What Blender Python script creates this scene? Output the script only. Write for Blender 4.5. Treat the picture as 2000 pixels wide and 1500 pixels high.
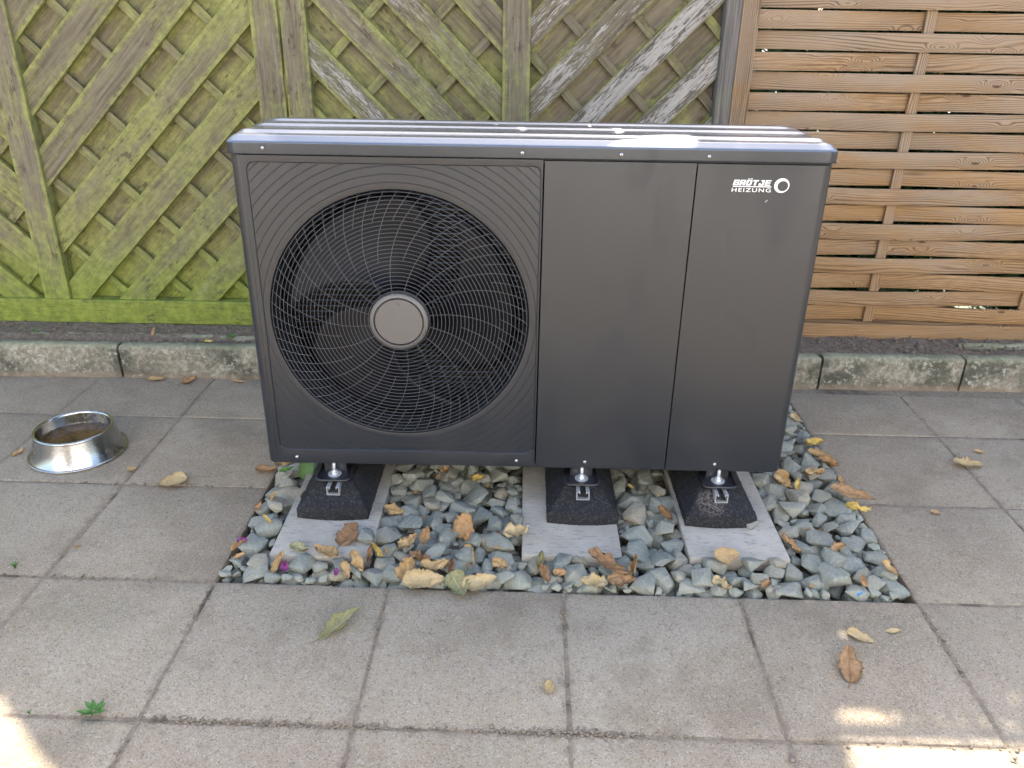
import bpy, bmesh, math, random
import numpy as np
from mathutils import Matrix, Vector, Euler, noise as mnoise

R = math.radians
scene = bpy.context.scene
for o in list(bpy.data.objects):
    bpy.data.objects.remove(o, do_unlink=True)
C = scene.collection

# ------------------------------------------------------------------ camera
cam_d = bpy.data.cameras.new('camera')
cam = bpy.data.objects.new('camera', cam_d)
C.objects.link(cam)
cam_d.sensor_fit = 'HORIZONTAL'
cam_d.sensor_width = 36.0
cam_d.lens = 28.65
cam_d.clip_start = 0.05
cam_d.clip_end = 400
right_v = Vector((0.99946, 0.0287, 0.01415))
fwd_v = Vector((-0.0200, 0.9061, -0.4229))
pit, yaw, rol = 0.4366, -0.0221, 0.0156
fwd_v = Vector((math.sin(yaw) * math.cos(pit), math.cos(yaw) * math.cos(pit), -math.sin(pit)))
r0 = Vector((math.cos(yaw), -math.sin(yaw), 0))
u0 = r0.cross(fwd_v)
right_v = math.cos(rol) * r0 + math.sin(rol) * u0
up_v = -math.sin(rol) * r0 + math.cos(rol) * u0
cam.matrix_world = Matrix(((right_v.x, up_v.x, -fwd_v.x, 0.8858),
                           (right_v.y, up_v.y, -fwd_v.y, -1.8627),
                           (right_v.z, up_v.z, -fwd_v.z, 1.5195),
                           (0, 0, 0, 1)))
scene.camera = cam

# ------------------------------------------------------------------ sky, sun, exposure
SUN_EL = R(45.0)
SUN_AZ = math.atan2(0.10, 1.0)          # clockwise from +Y
w = bpy.data.worlds.new('World')
scene.world = w
w.use_nodes = True
wn = w.node_tree
wn.nodes.clear()
sky = wn.nodes.new('ShaderNodeTexSky')
sky.sky_type = 'NISHITA'
sky.sun_disc = False
sky.sun_elevation = SUN_EL
sky.sun_rotation = SUN_AZ
sky.air_density = 1.0
sky.dust_density = 2.0
sky.ozone_density = 1.0
bg = wn.nodes.new('ShaderNodeBackground')
bg.inputs['Strength'].default_value = 0.13
wo = wn.nodes.new('ShaderNodeOutputWorld')
wn.links.new(sky.outputs[0], bg.inputs['Color'])
wn.links.new(bg.outputs[0], wo.inputs['Surface'])

sun_d = bpy.data.lights.new('sun', 'SUN')
sun_d.energy = 4.2
sun_d.angle = R(0.55)
sun_d.color = (1.0, 0.91, 0.78)
sun = bpy.data.objects.new('sun', sun_d)
C.objects.link(sun)
sd = Vector((math.sin(SUN_AZ) * math.cos(SUN_EL), math.cos(SUN_AZ) * math.cos(SUN_EL), math.sin(SUN_EL)))
sun.rotation_euler = (-sd).to_track_quat('-Z', 'Y').to_euler()
sun.location = sd * 20

vs = scene.view_settings
vs.view_transform = 'Standard'
vs.look = 'None'
vs.gamma = 1.0
vs.use_curve_mapping = False
vs.exposure = 2.07
scene.cycles.max_bounces = 6
scene.cycles.diffuse_bounces = 3
scene.cycles.glossy_bounces = 3
scene.cycles.use_adaptive_sampling = True
scene.cycles.adaptive_threshold = 0.02

ROT = 0.0167     # the fence, kerb and unit stand about one degree askew to the slab grid


# ------------------------------------------------------------------ helpers
def put(o, parent=None, label=None, cat=None, group=None, kind=None):
    C.objects.link(o)
    if parent:
        o.parent = parent
    if label:
        o['label'] = label
    if cat:
        o['category'] = cat
    if group:
        o['group'] = group
    if kind:
        o['kind'] = kind
    return o


def empty(name, loc=(0, 0, 0), rz=0.0, **k):
    o = bpy.data.objects.new(name, None)
    o.empty_display_size = 0.1
    o.location = loc
    o.rotation_euler = (0, 0, rz)
    return put(o, **k)


def mesh(name, verts, faces, mat=None, smooth=None):
    m = bpy.data.meshes.new(name)
    m.from_pydata([tuple(v) for v in verts], [], [tuple(f) for f in faces])
    m.validate()
    if mat:
        m.materials.append(mat)
    if smooth is not None:
        m.polygons.foreach_set('use_smooth', [True] * len(m.polygons))
        if smooth < 179:
            m.set_sharp_from_angle(angle=R(smooth))
    m.update()
    return m


def mobj(name, verts, faces, mat, parent=None, smooth=None, **k):
    o = bpy.data.objects.new(name, mesh(name, verts, faces, mat, smooth))
    return put(o, parent, **k)


def bm_mesh(name, bm, mat, smooth=None):
    m = bpy.data.meshes.new(name)
    bm.normal_update()
    bm.to_mesh(m)
    bm.free()
    if mat:
        m.materials.append(mat)
    if smooth is not None:
        m.polygons.foreach_set('use_smooth', [True] * len(m.polygons))
        if smooth < 179:
            m.set_sharp_from_angle(angle=R(smooth))
    m.update()
    return m


def bm_box(bm, x0, x1, y0, y1, z0, z1, bev=0.0, seg=1):
    r = bmesh.ops.create_cube(bm, size=1.0)
    vv = r['verts']
    for v in vv:
        v.co.x = x0 + (v.co.x + .5) * (x1 - x0)
        v.co.y = y0 + (v.co.y + .5) * (y1 - y0)
        v.co.z = z0 + (v.co.z + .5) * (z1 - z0)
    if bev > 0:
        es = list({e for v in vv for e in v.link_edges})
        bmesh.ops.bevel(bm, geom=es, offset=bev, segments=seg, affect='EDGES', profile=0.5)


def box(name, x0, x1, y0, y1, z0, z1, mat, parent=None, bev=0.0, seg=1, smooth=None, **k):
    bm = bmesh.new()
    bm_box(bm, x0, x1, y0, y1, z0, z1, bev, seg)
    o = bpy.data.objects.new(name, bm_mesh(name, bm, mat, smooth))
    return put(o, parent, **k)


def tube_geo(pts, rad, sides=6, closed=False, cap=True):
    pts = [Vector(p) for p in pts]
    n = len(pts)
    rads = rad if isinstance(rad, (list, tuple)) else [rad] * n
    V, F = [], []
    prev = None
    for i, p in enumerate(pts):
        a = pts[(i - 1) % n] if (closed or i > 0) else p
        b = pts[(i + 1) % n] if (closed or i < n - 1) else p
        t = (b - a).normalized()
        if prev is None:
            ref = Vector((0, 0, 1)) if abs(t.z) < .9 else Vector((1, 0, 0))
            nx = t.cross(ref).normalized()
        else:
            nx = (prev - t * prev.dot(t)).normalized()
        prev = nx
        ny = t.cross(nx)
        for k in range(sides):
            A = 2 * math.pi * k / sides
            V.append(p + (nx * math.cos(A) + ny * math.sin(A)) * rads[i])
    m = n if closed else n - 1
    for i in range(m):
        for k in range(sides):
            a = i * sides + k
            b = i * sides + (k + 1) % sides
            c = ((i + 1) % n) * sides + (k + 1) % sides
            d = ((i + 1) % n) * sides + k
            F.append((a, b, c, d))
    if cap and not closed:
        F.append(tuple(range(sides))[::-1])
        F.append(tuple((n - 1) * sides + k for k in range(sides)))
    return V, F


class Acc:
    def __init__(s):
        s.V, s.F = [], []

    def add(s, V, F):
        o = len(s.V)
        s.V += [tuple(v) for v in V]
        s.F += [tuple(i + o for i in f) for f in F]


def lathe_geo(prof, seg=48, axis='z', close=False):
    """prof: list of (r, h). axis z: (x,y,z); axis y: radius in xz, h along y"""
    V, F = [], []
    n = len(prof)
    for k in range(seg):
        A = 2 * math.pi * k / seg
        for r, h in prof:
            if axis == 'z':
                V.append((r * math.cos(A), r * math.sin(A), h))
            else:
                V.append((r * math.cos(A), h, r * math.sin(A)))
    for k in range(seg):
        k2 = (k + 1) % seg
        for i in range(n - 1):
            f = (k * n + i, k2 * n + i, k2 * n + i + 1, k * n + i + 1)
            F.append(f if axis == 'z' else f[::-1])
    return V, F


def clip_poly(poly, a, b, c):
    """keep a*x+b*y<=c"""
    out = []
    for i in range(len(poly)):
        p, q = poly[i], poly[(i + 1) % len(poly)]
        dp, dq = a * p[0] + b * p[1] - c, a * q[0] + b * q[1] - c
        if dp <= 0:
            out.append(p)
        if dp * dq < 0:
            t = dp / (dp - dq)
            out.append((p[0] + (q[0] - p[0]) * t, p[1] + (q[1] - p[1]) * t))
    return out


def prism_xz(poly, y0, y1, bev=0.0):
    """polygon in xz, counter-clockwise seen from -y, extruded to y1 (away)."""
    bm = bmesh.new()
    A = sum(poly[i][0] * poly[(i + 1) % len(poly)][1] - poly[(i + 1) % len(poly)][0] * poly[i][1] for i in range(len(poly)))
    if A < 0:
        poly = poly[::-1]
    f = [bm.verts.new((x, y0, z)) for x, z in poly]
    b = [bm.verts.new((x, y1, z)) for x, z in poly]
    n = len(poly)
    front = bm.faces.new(f)
    bm.faces.new(b[::-1])
    for i in range(n):
        j = (i + 1) % n
        bm.faces.new((f[j], f[i], b[i], b[j]))
    bmesh.ops.recalc_face_normals(bm, faces=bm.faces[:])
    if bev > 0:
        es = [e for e in front.edges]
        try:
            bmesh.ops.bevel(bm, geom=es, offset=bev, segments=1, affect='EDGES', clamp_overlap=True)
        except Exception:
            pass
    return bm


# ------------------------------------------------------------------ node helpers
class NT:
    def __init__(s, name, disp=False):
        s.mat = bpy.data.materials.new(name)
        s.mat.use_nodes = True
        s.nt = s.mat.node_tree
        s.nt.nodes.clear()
        s.out = s.nt.nodes.new('ShaderNodeOutputMaterial')
        s.b = s.nt.nodes.new('ShaderNodeBsdfPrincipled')
        s.nt.links.new(s.b.outputs[0], s.out.inputs[0])

    def set(s, sock, v):
        if hasattr(v, 'is_output'):
            s.nt.links.new(v, sock)
        elif isinstance(v, (tuple, list)) and len(v) == 3 and sock.type == 'RGBA':
            sock.default_value = (*v, 1)
        else:
            sock.default_value = v

    def n(s, typ, ins=None, **pr):
        nd = s.nt.nodes.new('ShaderNode' + typ)
        for k, v in pr.items():
            setattr(nd, k, v)
        for k, v in (ins or {}).items():
            s.set(nd.inputs[k], v)
        return nd

    def P(s, **k):
        for a, v in k.items():
            s.set(s.b.inputs[a.replace('_', ' ')], v)

    def obj(s):
        return s.n('TexCoord').outputs['Object']

    def pos(s):
        return s.n('NewGeometry').outputs['Position']

    def rnd(s):
        return s.n('ObjectInfo').outputs['Random']

    def attr(s, nm):
        return s.n('Attribute', attribute_type='OBJECT', attribute_name=nm).outputs['Fac']

    def vmul(s, v, sc):
        return s.n('VectorMath', {0: v, 1: sc}, operation='MULTIPLY').outputs[0]

    def vadd(s, v, o):
        return s.n('VectorMath', {0: v, 1: o}, operation='ADD').outputs[0]

    def noise(s, v, sc, det=4, rough=.55, dist=0.0):
        return s.n('TexNoise', {'Vector': v, 'Scale': sc, 'Detail': det, 'Roughness': rough, 'Distortion': dist}).outputs['Fac']

    def noisec(s, v, sc, det=2):
        return s.n('TexNoise', {'Vector': v, 'Scale': sc, 'Detail': det}).outputs['Color']

    def vor(s, v, sc, out='Distance', feature='F1', rand=1.0):
        return s.n('TexVoronoi', {'Vector': v, 'Scale': sc, 'Randomness': rand}, feature=feature).outputs[out]

    def m(s, op, a, b=0.0, c=0.0, clamp=False):
        nd = s.n('Math', {0: a, 1: b, 2: c}, operation=op)
        nd.use_clamp = clamp
        return nd.outputs[0]

    def ss(s, v, a, b, lo=0.0, hi=1.0):
        nd = s.n('MapRange', {'Value': v, 'From Min': a, 'From Max': b, 'To Min': lo, 'To Max': hi}, interpolation_type='SMOOTHSTEP')
        return nd.outputs[0]

    def mix(s, f, a, b, mode='MIX'):
        nd = s.n('Mix', data_type='RGBA', blend_type=mode)
        s.set(nd.inputs[0], f)
        s.set(nd.inputs[6], a)
        s.set(nd.inputs[7], b)
        return nd.outputs[2]

    def ramp(s, v, stops):
        nd = s.n('ValToRGB', {0: v})
        cr = nd.color_ramp
        while len(cr.elements) < len(stops):
            cr.elements.new(.5)
        for e, (p, c) in zip(cr.elements, stops):
            e.position = p
            e.color = (*c, 1)
        return nd.outputs[0]

    def xyz(s, v):
        o = s.n('SeparateXYZ', {0: v}).outputs
        return o[0], o[1], o[2]

    def comb(s, x, y, z):
        return s.n('CombineXYZ', {0: x, 1: y, 2: z}).outputs[0]

    def bump(s, h, st=.3, d=.01):
        nd = s.n('Bump', {'Height': h, 'Strength': st, 'Distance': d})
        s.set(s.b.inputs['Normal'], nd.outputs[0])


def plain(name, col, rough=.5, metal=0.0, spec=.5):
    t = NT(name)
    t.P(Base_Color=col, Roughness=rough, Metallic=metal)
    t.b.inputs['Specular IOR Level'].default_value = spec
    return t.mat


# ------------------------------------------------------------------ materials
def mat_slab():
    t = NT('exposed_aggregate_concrete')
    p = t.pos()
    r = t.rnd()
    big = t.noise(p, 1.3, 4, .6)
    mid = t.noise(p, 9, 5, .65)
    base = t.mix(t.ss(big, .35, .68), (.310, .243, .162), (.412, .342, .244))
    base = t.mix(t.m('MULTIPLY', t.ss(mid, .42, .72), .4), base, (.455, .388, .295))
    base = t.mix(t.ss(r, 0, 1, 0.0, .32), base, (.300, .238, .168))
    # greenish film
    gr = t.noise(t.vadd(p, (7.3, 2.1, 0)), 2.2, 4)
    base = t.mix(t.ss(gr, .56, .74, 0, .30), base, (.20, .205, .135))
    # grit: light and dark grains
    cell = t.vor(p, 330, 'Color')
    cx, cy, cz = t.xyz(cell)
    base = t.mix(t.ss(cx, .74, .92, 0, .46), base, (.08, .07, .065))
    base = t.mix(t.ss(cy, .78, .97, 0, .36), base, (.60, .57, .53))
    cell2 = t.vor(p, 95, 'Color')
    dx, dy, dz = t.xyz(cell2)
    base = t.mix(t.ss(dx, .95, .98, 0, .22), base, (.09, .075, .07))
    fine = t.noise(p, 420, 2, .6)
    base = t.mix(t.ss(fine, .52, .68, 0, .30), base, (.12, .105, .095))
    # dirt along the joints
    o = t.obj()
    ox, oy, oz = t.xyz(o)
    ex = t.m('MAXIMUM', t.m('ABSOLUTE', ox), t.m('ABSOLUTE', oy))
    nz = t.noise(p, 16, 5, .65)
    ed = t.ss(t.m('ADD', ex, t.m('MULTIPLY', t.m('SUBTRACT', nz, .56), .12)), .226, .252)
    base = t.mix(t.m('MULTIPLY', ed, .42), base, (.150, .112, .082))
    blo = t.noise(t.vadd(p, (1.7, 5.2, 3.0)), 3.4, 5, .7)
    base = t.mix(t.ss(blo, .52, .68, 0, .42), base, (.200, .158, .108))
    # a few pale scuffs and rust-pink stains
    sc = t.noise(t.vadd(p, (3.1, 9.4, 1.0)), 5.0, 4, .7)
    base = t.mix(t.ss(sc, .66, .80, 0, .35), base, (.46, .43, .42))
    st = t.noise(t.vadd(p, (13.1, 4.4, 1.0)), 6.5, 3, .6)
    base = t.mix(t.ss(st, .70, .80, 0, .4), base, (.36, .20, .13))
    t.P(Base_Color=base, Roughness=.88)
    h = t.m('ADD', t.m('MULTIPLY', fine, .5), t.m('MULTIPLY', cx, .5))
    h = t.m('ADD', h, t.m('MULTIPLY', mid, .8))
    t.bump(h, .55, .004)
    return t.mat


def mat_joint():
    t = NT('joint_dirt')
    p = t.pos()
    n1 = t.noise(p, 60, 5, .7)
    n2 = t.noise(p, 4, 3)
    c = t.mix(t.ss(n1, .35, .7), (.22, .175, .125), (.33, .27, .20))
    c = t.mix(t.ss(n2, .54, .66, 0, .8), c, (.085, .064, .048))
    t.P(Base_Color=c, Roughness=.95)
    t.bump(n1, .8, .01)
    return t.mat


def mat_soil():
    t = NT('garden_soil')
    p = t.pos()
    n1 = t.noise(p, 45, 6, .7)
    n2 = t.noise(p, 220, 3, .6)
    c = t.mix(t.ss(n1, .3, .7), (.135, .098, .068), (.295, .235, .175))
    c = t.mix(t.ss(n2, .6, .75, 0, .5), c, (.32, .28, .25))
    t.P(Base_Color=c, Roughness=.95)
    t.bump(t.m('ADD', n1, t.m('MULTIPLY', n2, .3)), .8, .02)
    return t.mat


def mat_kerb():
    t = NT('lichened_kerb_concrete')
    p = t.pos()
    o = t.obj()
    x, y, z = t.xyz(p)
    n1 = t.noise(p, 7, 6, .7)
    n2 = t.noise(p, 48, 6, .72)
    n3 = t.noise(t.vadd(p, (5, 1, 2)), 2.6, 4, .6)
    c = t.mix(t.ss(n2, .35, .65), (.205, .178, .130), (.400, .360, .280))
    # black-green algae patches
    al = t.m('MULTIPLY', t.ss(n1, .41, .56), t.ss(n3, .34, .52))
    c = t.mix(t.m('MULTIPLY', al, .80), c, (.060, .064, .042))
    # crusty pale lichen
    li = t.m('MULTIPLY', t.ss(n2, .53, .60), t.ss(t.noise(t.vadd(p, (2, 8, 3)), 9, 4, .65), .42, .6))
    c = t.mix(t.m('MULTIPLY', li, .85), c, (.50, .485, .41))
    # ochre foot, mossy shoulder
    zz = t.m('ADD', z, t.m('MULTIPLY', t.m('SUBTRACT', n2, .5), .05))
    c = t.mix(t.ss(zz, .035, .0, 0, .7), c, (.30, .22, .145))
    c = t.mix(t.ss(zz, .128, .15, 0, .55), c, (.30, .31, .19))
    t.P(Base_Color=c, Roughness=.93)
    t.bump(t.m('ADD', n2, t.m('MULTIPLY', n1, .6)), .75, .012)
    return t.mat


def mat_oldwood():
    t = NT('weathered_fence_wood_with_algae')
    o = t.obj()
    p = t.pos()
    r = t.rnd()
    x, y, z = t.xyz(o)
    off = t.comb(t.m('MULTIPLY', r, 37.0), t.m('MULTIPLY', r, 11.0), t.m('MULTIPLY', r, 23.0))
    q = t.vadd(o, off)
    g = t.noise(t.vmul(q, (3.2, 70, 70)), 1.0, 4, .68)            # grain
    g2 = t.noise(t.vmul(q, (9, 230, 230)), 1.0, 3, .6)            # fibres
    g3 = t.noise(t.vmul(q, (2.6, 18, 18)), 1.0, 4, .65)           # broad bands
    wood = t.mix(t.ss(g, .30, .70), (.108, .086, .060), (.225, .188, .136))
    wood = t.mix(t.ss(r, .45, 1, 0, .5), wood, (.205, .165, .130))
    # green algae film: over the whole board thinly, thick along the edges and low down
    n1 = t.noise(p, 2.6, 4, .60)
    n2 = t.noise(p, 26, 5, .72)
    px, py, pz = t.xyz(p)
    low = t.ss(pz, .80, .18, 0, .34)
    edge = t.ss(t.m('ADD', t.m('ABSOLUTE', z), t.m('MULTIPLY', t.m('SUBTRACT', n2, .5), .034)), .036, .058, -.12, .30)
    side = t.ss(px, 1.5, -.5, -.02, .17)
    f = t.m('ADD', n1, t.m('MULTIPLY', t.m('SUBTRACT', n2, .5), .45))
    f = t.m('ADD', f, t.m('ADD', t.m('ADD', low, edge), side))
    f = t.m('ADD', f, t.m('MULTIPLY', t.m('SUBTRACT', g3, .5), .95))
    f = t.m('ADD', f, t.m('MULTIPLY', t.attr('algae'), .5))
    alg = t.mix(t.ss(n2, .3, .7), (.215, .220, .066), (.335, .340, .112))
    alg = t.mix(t.ss(pz, .62, .17, 0, .85), alg, t.mix(t.ss(n2, .35, .65), (.150, .205, .022), (.260, .325, .040)))
    col = t.mix(t.ss(f, .34, .92, .06, .90), wood, alg)
    # fibres, cracks and dark flaked spots
    col = t.mix(t.ss(g2, .54, .68, 0, .50), col, (.066, .056, .038))
    dk = t.noise(t.vmul(q, (14, 46, 46)), 1.0, 5, .72)
    dkm = t.m('MULTIPLY', t.ss(dk, .54, .60), t.ss(t.noise(p, 5.0, 4, .65), .50, .60))
    col = t.mix(t.m('MULTIPLY', dkm, .72), col, (.082, .062, .042))
    col = t.mix(t.ss(g, .34, .24, 0, .55), col, (.060, .050, .036))
    # silver, peeling streaks on the boards that have lost their stain
    wth = t.attr('weather')
    wq = t.noise(t.vmul(q, (26, 240, 240)), 1.0, 3, .62)
    wb = t.noise(t.vmul(q, (3.5, 26, 26)), 1.0, 4, .62)
    mid = t.ss(t.m('ADD', t.m('ABSOLUTE', z), t.m('MULTIPLY', t.m('SUBTRACT', wb, .5), .04)), .050, .034)
    lvl = t.m('ADD', t.m('MULTIPLY', t.m('SUBTRACT', wb, .5), 1.1), t.m('MULTIPLY', t.m('SUBTRACT', wth, .62), .22))
    s1 = t.ss(t.m('ADD', wq, lvl), .50, .56)
    s1 = t.m('MULTIPLY', t.m('MULTIPLY', s1, mid), t.ss(wth, .05, .35))
    bare = t.m('MULTIPLY', mid, t.ss(wth, .2, 1.0, 0, .85))
    col = t.mix(bare, col, t.mix(t.ss(g, .35, .65), (.080, .068, .056), (.150, .132, .110)))
    col = t.mix(t.m('MULTIPLY', s1, .88), col, t.mix(t.ss(g, .3, .7), (.34, .31, .275), (.49, .46, .42)))
    t.P(Base_Color=col, Roughness=.86)
    t.b.inputs['Specular IOR Level'].default_value = .3
    h = t.m('ADD', t.m('MULTIPLY', g2, .6), t.m('ADD', g, t.m('MULTIPLY', s1, .5)))
    t.bump(h, .6, .004)
    return t.mat


def mat_newwood():
    t = NT('larch_slat_wood')
    o = t.obj()
    p = t.pos()
    r = t.rnd()
    x, y, z = t.xyz(o)
    q = t.comb(t.m('ADD', t.m('MULTIPLY', x, .80), t.m('MULTIPLY', r, 53.0)), t.m('MULTIPLY', y, 3.0), t.m('ADD', t.m('MULTIPLY', z, 8.0), t.m('MULTIPLY', r, 17.0)))
    n = t.noise(q, 1.0, 2, .40)
    # knots
    kq = t.comb(t.m('ADD', t.m('MULTIPLY', x, 3.4), t.m('MULTIPLY', r, 29.0)), t.m('MULTIPLY', r, 3.0), t.m('ADD', t.m('MULTIPLY', z, 11.0), t.m('MULTIPLY', r, 7.0)))
    kd = t.vor(kq, 1.0, 'Distance')
    kb = t.ss(kd, .34, .0)
    v = t.m('ADD', t.m('ADD', t.m('MULTIPLY', z, 125.0), t.m('MULTIPLY', n, 17.0)), t.m('MULTIPLY', kb, 6.5))
    fr = t.m('FRACT', v)
    line = t.ss(t.m('ABSOLUTE', t.m('SUBTRACT', fr, .5)), .20, .5)
    vary = t.noise(t.vmul(t.vadd(o, t.comb(t.m('MULTIPLY', r, 9.0), 0.0, 0.0)), (2.0, 10, 10)), 1.0, 3, .5)
    line = t.m('MULTIPLY', line, t.ss(vary, .34, .60, .30, 1.0))
    fib = t.noise(t.vmul(t.vadd(o, t.comb(t.m('MULTIPLY', r, 9.0), 0.0, 0.0)), (7, 220, 220)), 1.0, 4, .6)
    base = t.mix(t.ss(fib, .32, .70), (.282, .172, .086), (.410, .270, .150))
    base = t.mix(t.ss(r, 0, 1, 0, .50), base, (.365, .205, .075))
    base = t.mix(t.m('MULTIPLY', line, .80), base, (.115, .058, .026))
    px, py, pz = t.xyz(p)
    # greyed by weather in patches, more so on the upper slats that the rain reaches
    ng = t.noise(t.vmul(p, (1.3, 1, 5)), 2.0, 4, .6)
    gy = t.m('MULTIPLY', t.ss(t.m('ADD', t.m('ADD', ng, t.attr('grey')), t.ss(pz, .25, 1.1, -.18, .12)), .36, .72), .80)
    base = t.mix(gy, base, t.mix(line, (.318, .246, .176), (.122, .084, .056)))
    base = t.mix(t.ss(kd, .085, .035), base, (.095, .055, .034))
    bl = t.noise(t.vmul(p, (3, 1, 9)), 3.0, 4, .7)
    base = t.mix(t.ss(bl, .66, .76, 0, .45), base, (.13, .11, .11))
    t.P(Base_Color=base, Roughness=.74)
    t.b.inputs['Specular IOR Level'].default_value = .35
    t.bump(t.m('SUBTRACT', fib, t.m('MULTIPLY', line, .5)), .35, .003)
    return t.mat


def mat_greypost():
    t = NT('grey_weathered_post_wood')
    o = t.obj()
    g = t.noise(t.vmul(o, (70, 70, 3)), 1.0, 6, .7)
    c = t.mix(t.ss(g, .3, .7), (.075, .068, .06), (.205, .185, .165))
    n = t.noise(o, 4, 4)
    c = t.mix(t.ss(n, .5, .7, 0, .35), c, (.17, .18, .09))
    t.P(Base_Color=c, Roughness=.85)
    t.bump(g, .5, .004)
    return t.mat


def mat_paint(name, col=(.0160, .0190, .0250), rough=.33, smudge=True, spec=.65):
    t = NT(name)
    o = t.obj()
    n1 = t.noise(o, 900, 2, .5)
    if smudge:
        n2 = t.noise(o, 6, 5, .65)
        n3 = t.noise(t.vmul(o, (1, 1, .35)), 3.0, 4, .6, .6)
        rr = t.m('ADD', rough, t.m('ADD', t.m('MULTIPLY', t.ss(n2, .50, .70), .10), t.m('MULTIPLY', t.ss(n3, .54, .66), .13)))
        c = t.mix(t.ss(n3, .54, .68, 0, .40), col, tuple(v * .5 for v in col))
        c = t.mix(t.ss(n2, .60, .78, 0, .10), c, (.10, .095, .09))
        t.P(Base_Color=c, Roughness=rr)
    else:
        t.P(Base_Color=col, Roughness=rough)
    t.b.inputs['Specular IOR Level'].default_value = spec
    t.bump(n1, .08, .0008)
    return t.mat


def mat_pad():
    t = NT('cast_concrete_pad')
    p = t.pos()
    n1 = t.noise(t.vmul(p, (25, 90, 60)), 1.0, 5, .68)
    n2 = t.noise(p, 6, 4, .6)
    n3 = t.noise(p, 260, 2)
    c = t.mix(t.ss(n2, .3, .7), (.39, .355, .30), (.51, .47, .40))
    c = t.mix(t.ss(n1, .53, .66, 0, .62), c, (.215, .20, .19))
    c = t.mix(t.ss(n3, .6, .72, 0, .4), c, (.17, .16, .15))
    t.P(Base_Color=c, Roughness=.85)
    t.bump(t.m('ADD', n1, n3), .4, .004)
    return t.mat


def mat_rubber():
    t = NT('recycled_rubber_granulate')
    p = t.pos()
    cell = t.vor(p, 230, 'Color')
    a, b, c_ = t.xyz(cell)
    c = t.mix(t.ss(a, .55, 1.0), (.011, .011, .013), (.050, .047, .048))
    # dusty mark left on one block
    x, y, z = t.xyz(p)
    d1 = t.n('VectorMath', {0: t.vmul(p, (1, 1, 1)), 1: (1.475, .345, .10)}, operation='DISTANCE').outputs['Value']
    nn = t.noise(p, 35, 4, .7)
    d = t.ss(t.m('ADD', d1, t.m('MULTIPLY', nn, .05)), .085, .055)
    c = t.mix(t.m('MULTIPLY', t.m('MULTIPLY', d, t.ss(b, .1, .9)), .55), c, (.30, .25, .21))
    gl = t.noise(p, 8, 4, .6)
    c = t.mix(t.ss(gl, .6, .75, 0, .25), c, (.09, .088, .09))
    t.P(Base_Color=c, Roughness=.72)
    t.bump(t.m('ADD', a, t.noise(p, 500, 2)), .8, .004)
    return t.mat


def mat_stone():
    t = NT('crushed_greywacke')
    o = t.obj()
    r = t.rnd()
    q = t.vadd(o, t.comb(t.m('MULTIPLY', r, 31.0), t.m('MULTIPLY', r, 17.0), t.m('MULTIPLY', r, 5.0)))
    n1 = t.noise(q, 1.5, 5, .65)
    n2 = t.noise(q, 9, 5, .72)
    n3 = t.noise(q, 30, 3, .6)
    base = t.ramp(r, [(0.0, (.235, .255, .222)), (.25, (.300, .312, .256)), (.5, (.345, .348, .275)), (.72, (.275, .282, .232)), (.84, (.360, .340, .255)), (1.0, (.390, .330, .230))])
    c = t.mix(t.ss(n1, .40, .75, 0, .55), base, (.150, .178, .175))
    c = t.mix(t.ss(n2, .52, .70, 0, .7), c, (.43, .435, .375))
    c = t.mix(t.ss(n3, .56, .70, 0, .45), c, (.13, .145, .14))
    gp = t.xyz(t.n('NewGeometry').outputs['Normal'])[2]
    du = t.noise(q, 3.2, 4, .65)
    c = t.mix(t.m('MULTIPLY', t.ss(gp, .3, .95), t.ss(du, .45, .70, 0, .55)), c, (.375, .345, .280))
    wv = t.n('TexWave', {'Vector': q, 'Scale': .8, 'Distortion': 9.0, 'Detail': 3.0}, wave_type='BANDS').outputs['Fac']
    c = t.mix(t.ss(wv, .93, 1.0, 0, .4), c, (.46, .46, .42))
    t.P(Base_Color=c, Roughness=.82)
    t.bump(t.m('ADD', n2, t.m('MULTIPLY', n3, .6)), .55, .006)
    return t.mat


def mat_steel(name='galvanised_steel', col=(.62, .64, .66), rough=.32):
    t = NT(name)
    n1 = t.noise(t.obj(), 60, 4, .7)
    t.P(Base_Color=t.mix(t.ss(n1, .4, .7, 0, .4), col, tuple(v * .7 for v in col)), Metallic=1.0, Roughness=t.ss(n1, .3, .7, rough - .08, rough + .12))
    return t.mat


def mat_bowl():
    t = NT('scuffed_stainless_steel')
    o = t.obj()
    n1 = t.noise(t.vmul(o, (1, 1, 1)), 9, 5, .7)
    n2 = t.noise(o, 70, 5, .75)
    n3 = t.noise(t.vadd(o, (4, 2, 1)), 180, 3, .7)
    c = t.mix(t.ss(n1, .45, .7, 0, .4), (.47, .47, .46), (.34, .335, .32))
    c = t.mix(t.ss(n3, .64, .72, 0, .45), c, (.30, .28, .26))
    rg = t.m('ADD', t.ss(n2, .35, .75, .18, .26), t.ss(n1, .5, .7, 0, .10))
    t.P(Base_Color=c, Metallic=1.0, Roughness=rg)
    t.bump(n2, .05, .002)
    return t.mat


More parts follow.
